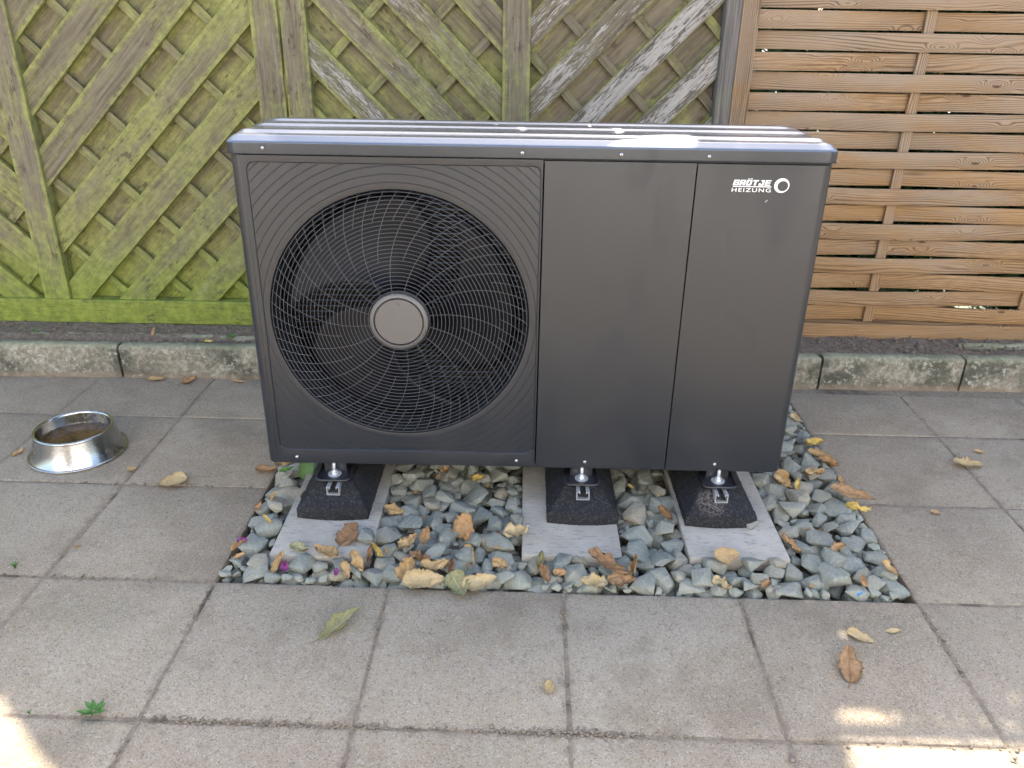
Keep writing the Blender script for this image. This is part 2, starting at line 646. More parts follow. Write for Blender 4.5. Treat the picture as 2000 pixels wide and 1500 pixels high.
def mat_leaf(name, a, b, dark, vein):
    t = NT(name)
    uv = t.n('UVMap').outputs[0]
    o = t.obj()
    r = t.rnd()
    u, v, _ = t.xyz(uv)
    n1 = t.noise(t.vadd(o, t.comb(t.m('MULTIPLY', r, 9.0), 0.0, 0.0)), 40, 4, .65)
    n2 = t.noise(o, 160, 3)
    c = t.mix(t.ss(n1, .3, .7), a, b)
    c = t.mix(t.ss(r, 0, 1, 0, .35), c, dark)
    c = t.mix(t.ss(n2, .58, .72, 0, .4), c, dark)
    av = t.m('ABSOLUTE', v)
    mid = t.ss(av, .07, .02)
    rib = t.m('ABSOLUTE', t.m('SUBTRACT', t.m('FRACT', t.m('MULTIPLY', t.m('SUBTRACT', u, t.m('MULTIPLY', av, .28)), 6.5)), .5))
    ribs = t.ss(rib, .09, .02)
    sp = t.noise(o, 75, 4, .7)
    c = t.mix(t.ss(sp, .57, .66, 0, .55), c, tuple(v_ * .6 for v_ in dark))
    c = t.mix(t.m('MULTIPLY', t.ss(t.m('ADD', av, t.m('MULTIPLY', n1, .5)), .95, 1.3), .6), c, tuple(v_ * .75 for v_ in dark))
    c = t.mix(t.m('MULTIPLY', t.m('MAXIMUM', mid, t.m('MULTIPLY', ribs, .6)), .55), c, vein)
    t.P(Base_Color=c, Roughness=.6)
    t.b.inputs['Specular IOR Level'].default_value = .3
    t.bump(t.m('ADD', t.m('MULTIPLY', ribs, .7), n2), .35, .002)
    return t.mat


def mat_green(name, a, b):
    t = NT(name)
    r = t.noise(t.pos(), 30, 3)
    t.P(Base_Color=t.mix(t.ss(r, .3, .7), a, b), Roughness=.55)
    return t.mat


SLAB = mat_slab()
JOINT = mat_joint()
SOIL = mat_soil()
KERB = mat_kerb()
OLD = mat_oldwood()
NEW = mat_newwood()
GREYP = mat_greypost()
PAINT = mat_paint('anthracite_powder_coat')
LIDM = mat_paint('anthracite_lid_sky_sheen', (.150, .168, .200), .30, smudge=False, spec=.9)  # paler, bluer copy of the casing coat: sky sheen put into the colour
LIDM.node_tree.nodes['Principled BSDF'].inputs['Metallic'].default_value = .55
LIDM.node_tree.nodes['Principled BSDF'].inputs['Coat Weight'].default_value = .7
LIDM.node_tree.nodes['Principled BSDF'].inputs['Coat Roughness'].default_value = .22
CAPM = mat_paint('hub_cover_lit_coat', (.105, .100, .097), .38, smudge=False)  # casing coat made lighter, bright reflection on the hub painted in
GUARD = mat_paint('grille_wire_coat', (.060, .062, .068), .35, smudge=False)
BLADE = mat_paint('fan_plastic', (.004, .005, .009), .40, smudge=False, spec=.22)
SHROUD = plain('fan_shroud_plastic', (.016, .018, .024), .28)
INNER = plain('dark_inner_sheet', (.010, .011, .014), .6)
COILM = plain('coil_fins_blue_coat', (.09, .13, .21), .35, .4)
WHITE = plain('white_lettering', (.80, .80, .79), .5)
PADM = mat_pad()
RUB = mat_rubber()
STONE = mat_stone()
ZINC = mat_steel('galvanised_steel', (.80, .81, .82), .36)
ZINC.node_tree.nodes['Principled BSDF'].inputs['Metallic'].default_value = .75
SCREWM = mat_steel('screw_steel', (.75, .75, .74), .25)
BOWLM = mat_bowl()
DARKPLATE = mat_paint('black_bracket_coat', (.022, .022, .026), .32, smudge=False)
LEAF_TAN = mat_leaf('dry_leaf_tan', (.44, .29, .125), (.53, .38, .20), (.30, .18, .075), (.30, .19, .08))
LEAF_BRN = mat_leaf('dry_leaf_brown', (.29, .165, .075), (.40, .245, .125), (.14, .07, .032), (.16, .08, .035))
LEAF_ORG = mat_leaf('dry_leaf_orange', (.43, .25, .11), (.49, .325, .165), (.28, .13, .045), (.28, .14, .05))
LEAF_PAL = mat_leaf('dry_leaf_pale', (.46, .345, .175), (.54, .43, .25), (.36, .24, .10), (.34, .24, .11))
LEAF_OLV = mat_leaf('dry_leaf_olive', (.27, .26, .12), (.38, .34, .18), (.17, .16, .065), (.46, .45, .30))
LEAF_GRN = mat_leaf('green_leaf', (.10, .20, .06), (.14, .25, .08), (.07, .13, .04), (.16, .27, .10))
LEAF_YEL = mat_leaf('yellow_leaf', (.60, .42, .10), (.66, .50, .18), (.45, .28, .06), (.5, .34, .1))
WEED = mat_green('weed_green', (.05, .15, .025), (.09, .22, .04))
BUSH = mat_green('shrub_green', (.035, .085, .02), (.07, .14, .035))
BARK = plain('bark', (.10, .075, .055), .9)

# ------------------------------------------------------------------ the ground and the patio
rng = np.random.default_rng(7)
random.seed(11)

mobj('ground', [(-40, -40, -.085), (40, -40, -.085), (40, 40, -.085), (-40, 40, -.085)], [(0, 1, 2, 3)], SOIL, kind='structure')

BX0, BX1, BY1 = 0.0, 2.0, 1.36      # gravel bed: four slabs wide
acc = Acc()
zb = -.0032


def sheet(x0, x1, y0, y1, z):
    acc.add([(x0, y0, z), (x1, y0, z), (x1, y1, z), (x0, y1, z)], [(0, 1, 2, 3)])


sheet(-6, 7, -6.2, -.004, zb)
sheet(-6, BX0 - .004, -.004, 1.52, zb)
sheet(BX1 + .004, 7, -.004, 1.52, zb)
patio = mobj('patio', acc.V, acc.F, JOINT, kind='structure')


def slab_mesh(seed, w=.4965, d=.4965):
    """paving slab with worn, slightly chipped arrises"""
    rg = np.random.default_rng(seed)
    n = 18
    bm = bmesh.new()

    def ring(inset, z, jit):
        pts = []
        for side in range(4):
            for k in range(n):
                t_ = k / n
                a = -0.5 + t_
                c = [(a, -.5), (.5, a), (-a, .5), (-.5, -a)][side]
                pts.append([c[0] * (w - 2 * inset), c[1] * (d - 2 * inset), z])
        P = np.array(pts)
        ctr = P[:, :2]
        nn = rg.normal(0, jit, len(P))
        nn = (nn + np.roll(nn, 1) + np.roll(nn, -1)) / 2
        P[:, 0] *= 1 + nn
        P[:, 1] *= 1 + nn
        return [bm.verts.new(p) for p in P]
    r0_ = ring(0, -.055, 0)
    r1_ = ring(0, -.006, .0016)
    r2_ = ring(.0035, -.0015, .0022)
    r3_ = ring(.010, 0.0, .0028)
    m_ = len(r0_)
    for a, b in ((r0_, r1_), (r1_, r2_), (r2_, r3_)):
        for i in range(m_):
            j = (i + 1) % m_
            bm.faces.new((a[i], a[j], b[j], b[i]))
    bm.faces.new(r3_)
    return bm_mesh('paving_slab', bm, SLAB, 40)


slab_ms = [slab_mesh(s) for s in range(7)]
half_ms = [slab_mesh(20 + s, .4965, .375) for s in range(3)]
k_ = 0
for iy in range(-12, 3):
    for ix in range(-9, 12):
        x0, y0 = ix * .5, iy * .5
        if 0 <= x0 < 1.99 and y0 >= -.01:
            continue
        last = iy == 2
        if iy < -4 and (ix < -7 or ix > 9):
            continue
        ms = random.choice(half_ms if last else slab_ms)
        o = bpy.data.objects.new('paving_slab', ms)
        o.location = (x0 + .25 + random.uniform(-.0015, .0015), y0 + (.19 if last else .25) + random.uniform(-.0015, .0015), random.uniform(-.0025, .0015))
        o.rotation_euler = (random.uniform(-.0022, .0022), random.uniform(-.0022, .0022), (0 if last else random.choice((0, math.pi / 2, math.pi))) + random.uniform(-.003, .003))
        put(o, patio)

# ------------------------------------------------------------------ kerb, soil, rear edging
kerb = empty('kerb', (0, 1.378, 0), .0205, label='low kerb of weathered concrete edging stones with lichen along the patio', cat='kerb')


def stone_bar(L, T, H, seed, z0=-.06, rough_=.0022, nseg=46):
    """an edging stone along x with a rounded, crumbled top"""
    rg = np.random.default_rng(seed)
    prof = [(0, z0), (0, .02), (0, .06), (0, .095), (.001, H - .016), (.005, H - .005), (.014, H), (T - .014, H), (T - .004, H - .006), (T, H - .018), (T, z0)]
    V, F = [], []
    for i in range(nseg + 1):
        x = -L / 2 + L * i / nseg
        endf = min(i, nseg - i)
        for (y, z) in prof:
            nz = mnoise.noise(Vector((x * 9 + seed * 7, y * 30, z * 24))) * rough_ * 1.6 + rg.normal(0, rough_ * .35)
            top = max(0, (z - .09) / (H - .09)) if z > .09 else 0
            V.append((x + (0.004 if endf == 0 else 0) * (1 if i == nseg else -1) * -1, y + nz * (1 - top * .3), z + nz * 1.2 * top - (0.004 * top if endf == 0 else 0)))
    m_ = len(prof)
    for i in range(nseg):
        for j in range(m_ - 1):
            F.append((i * m_ + j, (i + 1) * m_ + j, (i + 1) * m_ + j + 1, i * m_ + j + 1))
    F.append(tuple(range(m_)))
    F.append(tuple(nseg * m_ + j for j in range(m_))[::-1])
    return V, F


jx = [-3.9, -2.9, -1.902, -.902, .098, 1.098, 2.160, 2.783, 3.78, 4.78]
for i in range(len(jx) - 1):
    L = jx[i + 1] - jx[i] - .0045
    V, F = stone_bar(L, .062, .152, 30 + i)
    o = mobj('kerb_stone', V, F, KERB, kerb, 50)
    o.location = ((jx[i] + jx[i + 1]) / 2, random.uniform(-.003, .003) + (.004 if i == 7 else 0), random.uniform(-.003, .003))
    o.rotation_euler = (random.uniform(-.01, .01), 0, random.uniform(-.004, .004))

edging = empty('edging_strip', (0, 1.502, 0), .018, label='thin half-buried concrete edging in the soil in front of the green fence', cat='edging')
for a, b in ((-3.2, -2.2), (-2.2, -1.21), (-1.2, -.52), (-.51, .2)):
    V, F = stone_bar(b - a - .008, .030, .160, int(100 + a * 10), z0=.05, rough_=.003, nseg=40)
    o = mobj('edging_stone', V, F, KERB, edging, 50)
    o.location = ((a + b) / 2, random.uniform(-.004, .004), random.uniform(-.010, .0))
edging2 = empty('edging_strip', (0, 1.545, 0), .018, label='short half-buried concrete edging in the soil before the brown slat fence', cat='edging')
V, F = stone_bar(1.2, .034, .163, 140, z0=.05, rough_=.003, nseg=40)
o = mobj('edging_stone', V, F, KERB, edging2, 50)
o.location = (3.42, 0, -.004)


def soil_grid():
    nx, ny = 330, 26
    xs = np.linspace(-3.9, 5.0, nx)
    ys = np.linspace(1.425, 1.90, ny)
    V, F = [], []
    for j, y in enumerate(ys):
        for i, x in enumerate(xs):
            yr = y - .0205 * x - 1.40
            left = x < .2
            z = .134 if left else .146
            if left and y - .018 * x > 1.515:
                z = .150
            if left and 1.44 < y - .02 * x < 1.50:
                z = .128
            if x > 2.82 and 1.45 < y - .02 * x < 1.53:
                z = .136
            z += mnoise.noise(Vector((x * 9, y * 14, 0))) * .007 + mnoise.noise(Vector((x * 34, y * 34, 3))) * .006 + mnoise.noise(Vector((x * 90, y * 90, 5))) * .003
            V.append((x, y + .0205 * x, z))
    for j in range(ny - 1):
        for i in range(nx - 1):
            a = j * nx + i
            F.append((a, a + 1, a + nx + 1, a + nx))
    return V, F


V, F = soil_grid()
mobj('soil', V, F, SOIL, smooth=180, kind='structure')
mobj('garden_ground', [(-30, 1.86, .125), (30, 1.86, .125), (30, 30, .125), (-30, 30, .125)], [(0, 1, 2, 3)], mat_green('lawn_green', (.05, .09, .02), (.08, .11, .03)), kind='structure')


def clod_mesh(seed):
    bm = bmesh.new()
    bmesh.ops.create_icosphere(bm, subdivisions=1, radius=1)
    rg = np.random.default_rng(seed)
    for v in bm.verts:
        v.co *= 1 + rg.normal(0, .22)
    me = bm_mesh('clod', bm, None, 180)
    V = np.array([v.co[:] for v in me.vertices])
    F = [tuple(p.vertices) for p in me.polygons]
    return V, F


clods = [clod_mesh(s) for s in range(5)]
acc = Acc()
for i in range(1500):
    x = random.uniform(-2.0, 3.6)
    if .3 < x < 1.6:
        continue
    y = random.uniform(1.455, 1.70) + .0205 * x
    V, F = random.choice(clods)
    s = abs(random.gauss(.0035, .0035)) + .0015
    zz = (.132 if x < .2 else .148) + (.014 if (x < .2 and y - .02 * x > 1.53) else 0)
    acc.add(V * s + np.array([x, y, zz + random.uniform(-.002, .004)]), F)
mobj('soil_crumbs', acc.V, acc.F, SOIL, smooth=180, kind='stuff', label='small crumbs of bare garden soil behind the kerb', cat='soil')

# ------------------------------------------------------------------ old green fence
FY = 1.67


def old_panel(label, x0, xc, x1, arch, specs, wmap, stiles, cwid, lap=(.045, .045)):
    """specs: for each half (angle sign, first lower edge, width, pitch, batten phase)"""
    root = empty('diagonal_fence', (0, FY, 0), ROT, label=label, cat='fence')
    zb_ = .262
    bwid = .118
    for half, (xa, xb) in enumerate(((x0, xc), (xc, x1))):
        sgn, low0, wid, pitch, bph = specs[half]
        n = 14
        region = [(xa, zb_ - .06), (xb, zb_ - .06)] + [(xb + (xa - xb) * i / n, arch(xb + (xa - xb) * i / n)) for i in range(n + 1)]
        th = sgn * math.pi / 4
        c, s = math.cos(th), math.sin(th)

        def strip(name, lo, hi, rot, y0, y1, bev, weather=0.0, algae=0.0):
            # strip between offsets lo..hi measured along the normal of direction rot
            cr, sr = math.cos(rot), math.sin(rot)
            poly = region
            poly = clip_poly(poly, -sr, cr, hi)
            poly = clip_poly(poly, sr, -cr, -lo)
            if len(poly) < 3:
                return None
            A = abs(sum(poly[i][0] * poly[(i + 1) % len(poly)][1] - poly[(i + 1) % len(poly)][0] * poly[i][1] for i in range(len(poly)))) / 2
            if A < .0012:
                return None
            mx = sum(q[0] for q in poly) / len(poly)
            mz = sum(q[1] for q in poly) / len(poly)
            # centre line through the strip
            off = (lo + hi) / 2
            dd = (-sr * mx + cr * mz) - off
            mx += sr * dd
            mz -= cr * dd
            loc = [((px - mx) * cr + (pz - mz) * sr, -(px - mx) * sr + (pz - mz) * cr) for px, pz in poly]
            bm = prism_xz(loc, y0, y1, bev)
            o = bpy.data.objects.new(name, bm_mesh(name, bm, OLD))
            o.location = (mx, random.uniform(-.0012, .0012), mz)
            o.rotation_euler = (0, -rot, 0)
            put(o, root)
            o['weather'] = float(weather)
            o['algae'] = float(algae)
            return o
        for k in range(-14, 16):
            lo = low0 + k * pitch
            strip('board', lo + random.uniform(-.002, .002), lo + wid + random.uniform(-.002, .002), th, 0.0, .020, .0022,
                  wmap(half, k), random.uniform(-.12, .16))
            strip('backing_board', lo + wid - lap[half], lo + pitch + lap[half], th, .050, .064, 0, .05, random.uniform(-.05, .36))
        th2 = th + (math.pi / 2 if sgn > 0 else math.pi / 2)
        c2, s2 = math.cos(th2), math.sin(th2)
        for k in range(-14, 16):
            lo = bph + k * .200
            strip('batten', lo, lo + .036, th2, .021, .036, .0012, 0, random.uniform(.10, .40))
    for (a, b, yy, alg) in stiles:
        m_ = (a + b) / 2
        o = box('stile', -(arch(m_) + .02 - .262) / 2, (arch(m_) + .02 - .262) / 2, -.018 + yy, .062 + yy, -(b - a) / 2, (b - a) / 2, OLD, root, .003)
        o.location = (m_, 0, (.262 + arch(m_) + .02) / 2)
        o.rotation_euler = (0, -math.pi / 2, 0)
        o['weather'] = .12
        o['algae'] = alg
    # bottom rail and arched top rail
    o = box('bottom_rail', -(x1 - x0) / 2, (x1 - x0) / 2, -.022, .045, -.056, .056, OLD, root, .004)
    o.location = ((x0 + x1) / 2, 0, .205)
    o['algae'] = .50
    o['weather'] = 0.0
    n = 24
    V, F = [], []
    for i in range(n + 1):
        x = x0 + (x1 - x0) * i / n
        z = arch(x)
        for (yy, dz) in ((-.02, -.03), (-.02, .045), (.055, .045), (.055, -.03)):
            V.append((x, yy, z + dz))
    for i in range(n):
        for j in range(4):
            F.append((i * 4 + j, i * 4 + (j + 1) % 4, (i + 1) * 4 + (j + 1) % 4, (i + 1) * 4 + j))
    F += [(3, 2, 1, 0), (n * 4, n * 4 + 1, n * 4 + 2, n * 4 + 3)]
    o = mobj('top_rail', V, F, OLD, root)
    o['weather'] = .3
    o['algae'] = 0.0
    # shadow gap strip behind the rail joint
    return root


archL = lambda x: 2.06 + .22 * (1 - ((x + 1.28) / 1.14) ** 2)
archM = lambda x: 2.07 + .42 * (1 - ((x - .77) / .905) ** 2)
SQ = math.sqrt(.5)


def wl(half, k):
    return random.choice((0, 0, .08, .15))


def wm(half, k):
    if half == 0:
        return {0: .65, 1: .20, 2: .22, 3: .1}.get(k, .1)
    return {0: .45, -1: .95, -2: 1.0, -3: .9, 1: .45, 2: .3}.get(k, .3)


# phases of the boards measured on the fence plane
old_panel('green algae-covered panel of diagonal boards on the left, beside the dog bowl', -2.42, -1.28, -.143, archL,
          [(-1, .40 - .5 + .03, .117, .2085, .03), (1, .990, .117, .2078, .07 - 1e-9)], wl,
          [(-2.42, -2.305, 0, 0), (-1.339, -1.222, -.004, -.12), (-.256, -.145, 0, -.30)], .117)
old_panel('green panel of diagonal boards beyond the left edge of the picture', -4.70, -3.56, -2.43, lambda x: archL(x + 2.28),
          [(-1, .33, .117, .2085, .03), (1, .990, .117, .2078, .07)], wl,
          [(-4.70, -4.585, 0, 0), (-3.62, -3.50, -.004, -.1), (-2.545, -2.43, 0, 0)], .117)
old_panel('mossy panel of diagonal boards with silvery peeling streaks, behind the heat pump', -.137, .805, 1.622, archM,
          [(-1, .862, .112, .2035, .075), (1, .140, .100, .2005, .03)], wm,
          [(-.137, -.034, .003, -.18), (.749, .861, -.003, .0)],   .112, (.045, .018))

post = box('fence_post', -.0315, .0315, -.03, .055, -1.17, 1.17, GREYP, None, .004, label='narrow dark grey wooden post where the two fences meet', cat='post')
post.location = (1.6535, FY + .0276, 1.20)
post.rotation_euler = (0, 0, ROT)

# ------------------------------------------------------------------ brown slat fence
sf = empty('slat_fence', (0, FY, 0), ROT, label='brown woven slat fence of horizontal boards on the right', cat='fence')
XB = 2.447


def ribbed_post():
    """face milled with fine grooves, like decking; long axis is local x"""
    L = 2.10
    prof = []
    nrib = 9
    wz = .070
    for i in range(nrib):
        a = -wz / 2 + wz * i / nrib
        s = wz / nrib
        prof += [(a + s * .10, .0), (a + s * .62, .0), (a + s * .72, .0035), (a + s * .98, .0035)]
    prof = [(-wz / 2, .004)] + prof[0:-2] + [(wz / 2, .004), (wz / 2, .07), (-wz / 2, .07)]
    V, F = [], []
    for x in (-L / 2, L / 2):
        for z, y in prof:
            V.append((x, y, z))
    m_ = len(prof)
    for j in range(m_):
        j2 = (j + 1) % m_
        F.append((j, m_ + j, m_ + j2, j2))
    F.append(tuple(range(m_)))
    F.append(tuple(range(m_, 2 * m_))[::-1])
    bm = bmesh.new()
    vv = [bm.verts.new(v) for v in V]
    for f in F:
        bm.faces.new([vv[i] for i in f])
    bmesh.ops.recalc_face_normals(bm, faces=bm.faces[:])
    return bm_mesh('post', bm, NEW)


o = put(bpy.data.objects.new('post', ribbed_post()), sf)
o.location = (1.722, -.028, .14 + 1.05)
o.rotation_euler = (0, -math.pi / 2, 0)

SX0, SX1 = 1.752, 4.6


def slat_mesh(front, wv):
    n = 44
    V, F = [], []
    xm = (SX0 + SX1) / 2
    sg = -1 if front else 1
    h = .0345
    for i in range(n + 1):
        x = SX0 + (SX1 - SX0) * i / n
        y = sg * .0195 * math.cos(math.pi * (x - XB) / .70) + .016
        y += mnoise.noise(Vector((x * 1.3, wv * 7.1, 0))) * .002
        dz = mnoise.noise(Vector((x * .9, wv * 3.7, 9))) * .0022
        for (dy, z) in ((-.0055, -h + .0015), (-.0045, -h), (.0045, -h), (.0055, -h + .0015), (.0055, h - .0015), (.0045, h), (-.0045, h), (-.0055, h - .0015)):
            V.append((x - xm, y + dy, z + dz))
    for i in range(n):
        for j in range(8):
            F.append((i * 8 + j, (i + 1) * 8 + j, (i + 1) * 8 + (j + 1) % 8, i * 8 + (j + 1) % 8))
    F.append(tuple(range(8))[::-1])
    F.append(tuple(n * 8 + j for j in range(8)))
    bm = bmesh.new()
    vv = [bm.verts.new(v) for v in V]
    for f in F:
        bm.faces.new([vv[i] for i in f])
    bmesh.ops.recalc_face_normals(bm, faces=bm.faces[:])
    return bm_mesh('slat', bm, NEW, 35)


sl_m = {(f, v): slat_mesh(f, v) for f in (True, False) for v in range(4)}
NS = 26
slat_z = lambda k: .2125 + .0768 * min(k, 18) + .0685 * max(k - 18, 0)
for k in range(NS):
    o = bpy.data.objects.new('slat', sl_m[(k % 2 == 1, random.randrange(4))])
    o.location = ((SX0 + SX1) / 2, 0, slat_z(k) + .0366)
    o['grey'] = random.uniform(-.03, .11) if k % 2 else random.uniform(-.12, .03)
    put(o, sf)
topz = slat_z(NS - 1) + .0366 + .0345
for bx in (XB, XB + .70, XB + 1.40):
    o = box('upright', -(topz + .03 - .21) / 2, (topz + .03 - .21) / 2, .011, .027, -.0215, .0215, NEW, sf, .002)
    o.location = (bx, 0, (topz + .03 + .21) / 2)
    o.rotation_euler = (0, -math.pi / 2, 0)
o = box('bottom_rail', -(SX1 - 1.76) / 2, (SX1 - 1.76) / 2, -.030, .05, -.0355, .0355, NEW, sf, .003)
o.location = ((SX1 + 1.76) / 2, 0, .1745)
o = box('top_rail', -(SX1 - 1.76) / 2, (SX1 - 1.76) / 2, -.007, .009, -.022, .022, NEW, sf, .003)
o.location = ((SX1 + 1.76) / 2, 0, topz + .014 + .022)

# ------------------------------------------------------------------ heat pump
HP = empty('heat_pump', (.046, .406, 0), ROT, label='large anthracite outdoor heat pump with a round fan grille and a ribbed lid', cat='heat pump')
UW, UD = 1.665, .43
Z0, Z1 = .159, 1.134
FC = (.451, .659)
FR = .384


def strip_panel(name, plan, z0, z1, mat, ret=.012, smooth=30):
    """a sheet panel: plan polyline (left to right seen from the front), with small folded returns"""
    n = len(plan)
    V, F = [], []
    # rounded top and bottom edges
    rows = [(z0, ret), (z0, .0015), (z0 + .0015, 0), (z1 - .0015, 0), (z1, .0015), (z1, ret)]
    nor = []
    for i in range(n):
        a = plan[max(i - 1, 0)]
        b = plan[min(i + 1, n - 1)]
        t_ = Vector((b[0] - a[0], b[1] - a[1])).normalized()
        nor.append((-t_.y, t_.x))      # inward
    ext = [(-1, 0)] + [(i, 0) for i in range(n)] + [(n, 0)]
    pts = []
    for i in range(n):
        pts.append((plan[i], nor[i]))
    # end returns
    first = (plan[0][0] + nor[0][0] * ret, plan[0][1] + nor[0][1] * ret)
    last = (plan[-1][0] + nor[-1][0] * ret, plan[-1][1] + nor[-1][1] * ret)
    pl = [(first, nor[0])] + pts + [(last, nor[-1])]
    for (z, ins) in rows:
        for (p, nn) in pl:
            V.append((p[0] + nn[0] * ins, p[1] + nn[1] * ins, z))
    m_ = len(pl)
    for r_ in range(len(rows) - 1):
        for i in range(m_ - 1):
            F.append((r_ * m_ + i, r_ * m_ + i + 1, (r_ + 1) * m_ + i + 1, (r_ + 1) * m_ + i))
    return mobj(name, V, F, mat, HP, smooth)


def arc(cx, cy, r, a0, a1, n=8):
    return [(cx + r * math.cos(R(a0 + (a1 - a0) * i / n)), cy + r * math.sin(R(a0 + (a1 - a0) * i / n))) for i in range(n + 1)]


RC = .032
# casing: left side, back, right side, floor
strip_panel('casing', [(0, .075), (0, .07)][:0] + [(UW, .082), (UW, UD)] + [(0, UD), (0, .082)], Z0, Z1, PAINT)
box('base_plate', .012, UW - .012, .012, UD - .012, Z0 + .004, Z0 + .012, INNER, HP)
# centre and right-hand front panels
strip_panel('front_panel', [(.8705, 0), (1.2865, 0)], Z0 - .002, Z1 - .002, PAINT)
strip_panel('front_panel', [(1.2905, 0)] + arc(UW - RC, RC, RC, -90, 0) + [(UW, .080)], Z0 - .004, Z1 - .003, PAINT)

# fan panel: rounded left corner, recessed plate with ring grooves and the round opening
P_X0, P_X1 = RC, .8665
rx0, rx1, rz0, rz1, rr = .045, .8625, .2075, 1.1165, .022


def ray_box(th, x0, x1, z0, z1):
    c, s = math.cos(th), math.sin(th)
    t_ = 1e9
    if c > 1e-9:
        t_ = min(t_, (x1 - FC[0]) / c)
    if c < -1e-9:
        t_ = min(t_, (x0 - FC[0]) / c)
    if s > 1e-9:
        t_ = min(t_, (z1 - FC[1]) / s)
    if s < -1e-9:
        t_ = min(t_, (z0 - FC[1]) / s)
    return t_


def ray_rr(th):
    lo, hi = .3, .8
    hx, hz = (rx1 - rx0) / 2 - rr, (rz1 - rz0) / 2 - rr
    cx, cz = (rx0 + rx1) / 2, (rz0 + rz1) / 2
    for _ in range(30):
        md = (lo + hi) / 2
        x, z = FC[0] + md * math.cos(th) - cx, FC[1] + md * math.sin(th) - cz
        qx, qz = abs(x) - hx, abs(z) - hz
        d_ = math.hypot(max(qx, 0), max(qz, 0)) + min(max(qx, qz), 0) - rr
        if d_ < 0:
            lo = md
        else:
            hi = md
    return lo


ths = sorted(set([2 * math.pi * k / 320 for k in range(320)] +
                 [math.atan2(z - FC[1], x - FC[0]) % (2 * math.pi) for x in (P_X0, P_X1) for z in (Z0, Z1)]))
# radial profile rows: (kind, value, depth)
rows = [('r', FR, .060), ('r', FR, .010), ('r', FR + .003, .0045), ('r', FR + .007, .0035)]
g0 = FR + .022
k = 0
gdepth = .0048
while g0 + .0228 * k < .66:
    rk = g0 + .0228 * k
    rows += [('r', rk - .0016, .0036), ('r', rk - .0006, gdepth), ('r', rk + .0006, gdepth), ('r', rk + .0016, .0036)]
    k += 1
V, F = [], []
for th in ths:
    rb = ray_rr(th)
    ro = ray_box(th, P_X0, P_X1, Z0, Z1)
    c, s = math.cos(th), math.sin(th)
    for _, rv, dp in rows:
        q = min(rv, rb - .004) if rv > FR + .001 else rv
        V.append((FC[0] + q * c, dp if q == rv or rv <= FR + .001 else .0036, FC[1] + q * s))
    for q, dp in ((rb - .0035, .0036), (rb - .0005, .0003), (rb + .001, 0.0), (max(ro - .0010, rb + .0012), 0.0), (ro, .001), (ro, .014)):
        q = max(q, 0)
        V.append((FC[0] + q * c, dp, FC[1] + q * s))
nr = len(rows) + 6
nt_ = len(ths)
for i in range(nt_):
    j = (i + 1) % nt_
    for r_ in range(nr - 1):
        F.append((i * nr + r_, j * nr + r_, j * nr + r_ + 1, i * nr + r_ + 1)[::-1])
bm = bmesh.new()
vv = [bm.verts.new(v) for v in V]
for f in F:
    try:
        bm.faces.new([vv[i] for i in f])
    except ValueError:
        pass
bmesh.ops.remove_doubles(bm, verts=bm.verts[:], dist=.00002)
bmesh.ops.recalc_face_normals(bm, faces=bm.faces[:])
o = bpy.data.objects.new('fan_panel', bm_mesh('fan_panel', bm, PAINT, 24))
put(o, HP)
FANP = o
V, F = [], []
cor = [(0, .080)] + [(x, y) for x, y in arc(RC, RC, RC, 180, 270)]
for x, y in cor:
    for z in (Z0 + .012 * 0, Z1):
        V.append((x, y + (.0002 if x > RC - .001 else 0), z))
for i in range(len(cor) - 1):
    F.append((i * 2, i * 2 + 2, i * 2 + 3, i * 2 + 1))
mobj('corner_fold', V, F, PAINT, FANP, 40)

# lid: skirt plus pressed, ribbed top
LZ0, LZ1 = 1.1385, 1.1695


def bumpf(y, c, w_front, w_back, h):
    d_ = y - c
    if d_ < -w_front or d_ > w_back:
        return 0
    if d_ < 0:
        return h * (.5 + .5 * math.cos(math.pi * d_ / w_front))
    return h * (.5 + .5 * math.cos(math.pi * d_ / w_back))


LP = [(0, 0), (.004, .0028), (.026, .0148), (.034, .0163), (.056, .0160), (.064, .0185), (.074, .0226), (.080, .0234), (.100, .0232), (.118, .0165), (.182, .0165), (.189, .0185), (.199, .0230), (.205, .0238),
      (.224, .0236), (.240, .0172), (.278, .0172), (.285, .0192), (.295, .0238), (.301, .0246), (.318, .0242), (.335, .0170), (.43, .001)]


def lid_prof(y):
    for (a_, za), (b_, zb2) in zip(LP, LP[1:]):
        if a_ <= y <= b_:
            t_ = (y - a_) / (b_ - a_)
            return za + (zb2 - za) * t_
    return LP[-1][1]


def sstep(a, b, v):
    t_ = min(max((v - a) / (b - a), 0), 1)
    return t_ * t_ * (3 - 2 * t_)


ov = .006        # the lid overhangs the body a little
xs = sorted(set(list(np.round(np.linspace(0, .09, 16), 5)) + list(np.round(np.linspace(.09, UW - .09, 30), 5)) + list(np.round(np.linspace(UW - .09, UW, 16), 5))))
ys = sorted(set(list(np.linspace(0, UD, 130)) + [q_[0] for q_ in LP if q_[0] <= UD]))
V, F = [], []
rc = .034


def rounded(x, y):
    hx, hy = UW / 2, UD / 2
    dx, dy = x - hx, y - hy
    qx, qy = abs(dx) - (hx - rc), abs(dy) - (hy - rc)
    if qx > 0 and qy > 0:
        m_ = max(qx, qy)
        l_ = math.hypot(qx, qy)
        s_ = m_ / l_
        dx = math.copysign(hx - rc + qx * s_, dx)
        dy = math.copysign(hy - rc + qy * s_, dy)
    return dx * (1 + 2 * ov / UW) + hx, dy * (1 + 2 * ov / UD) + hy


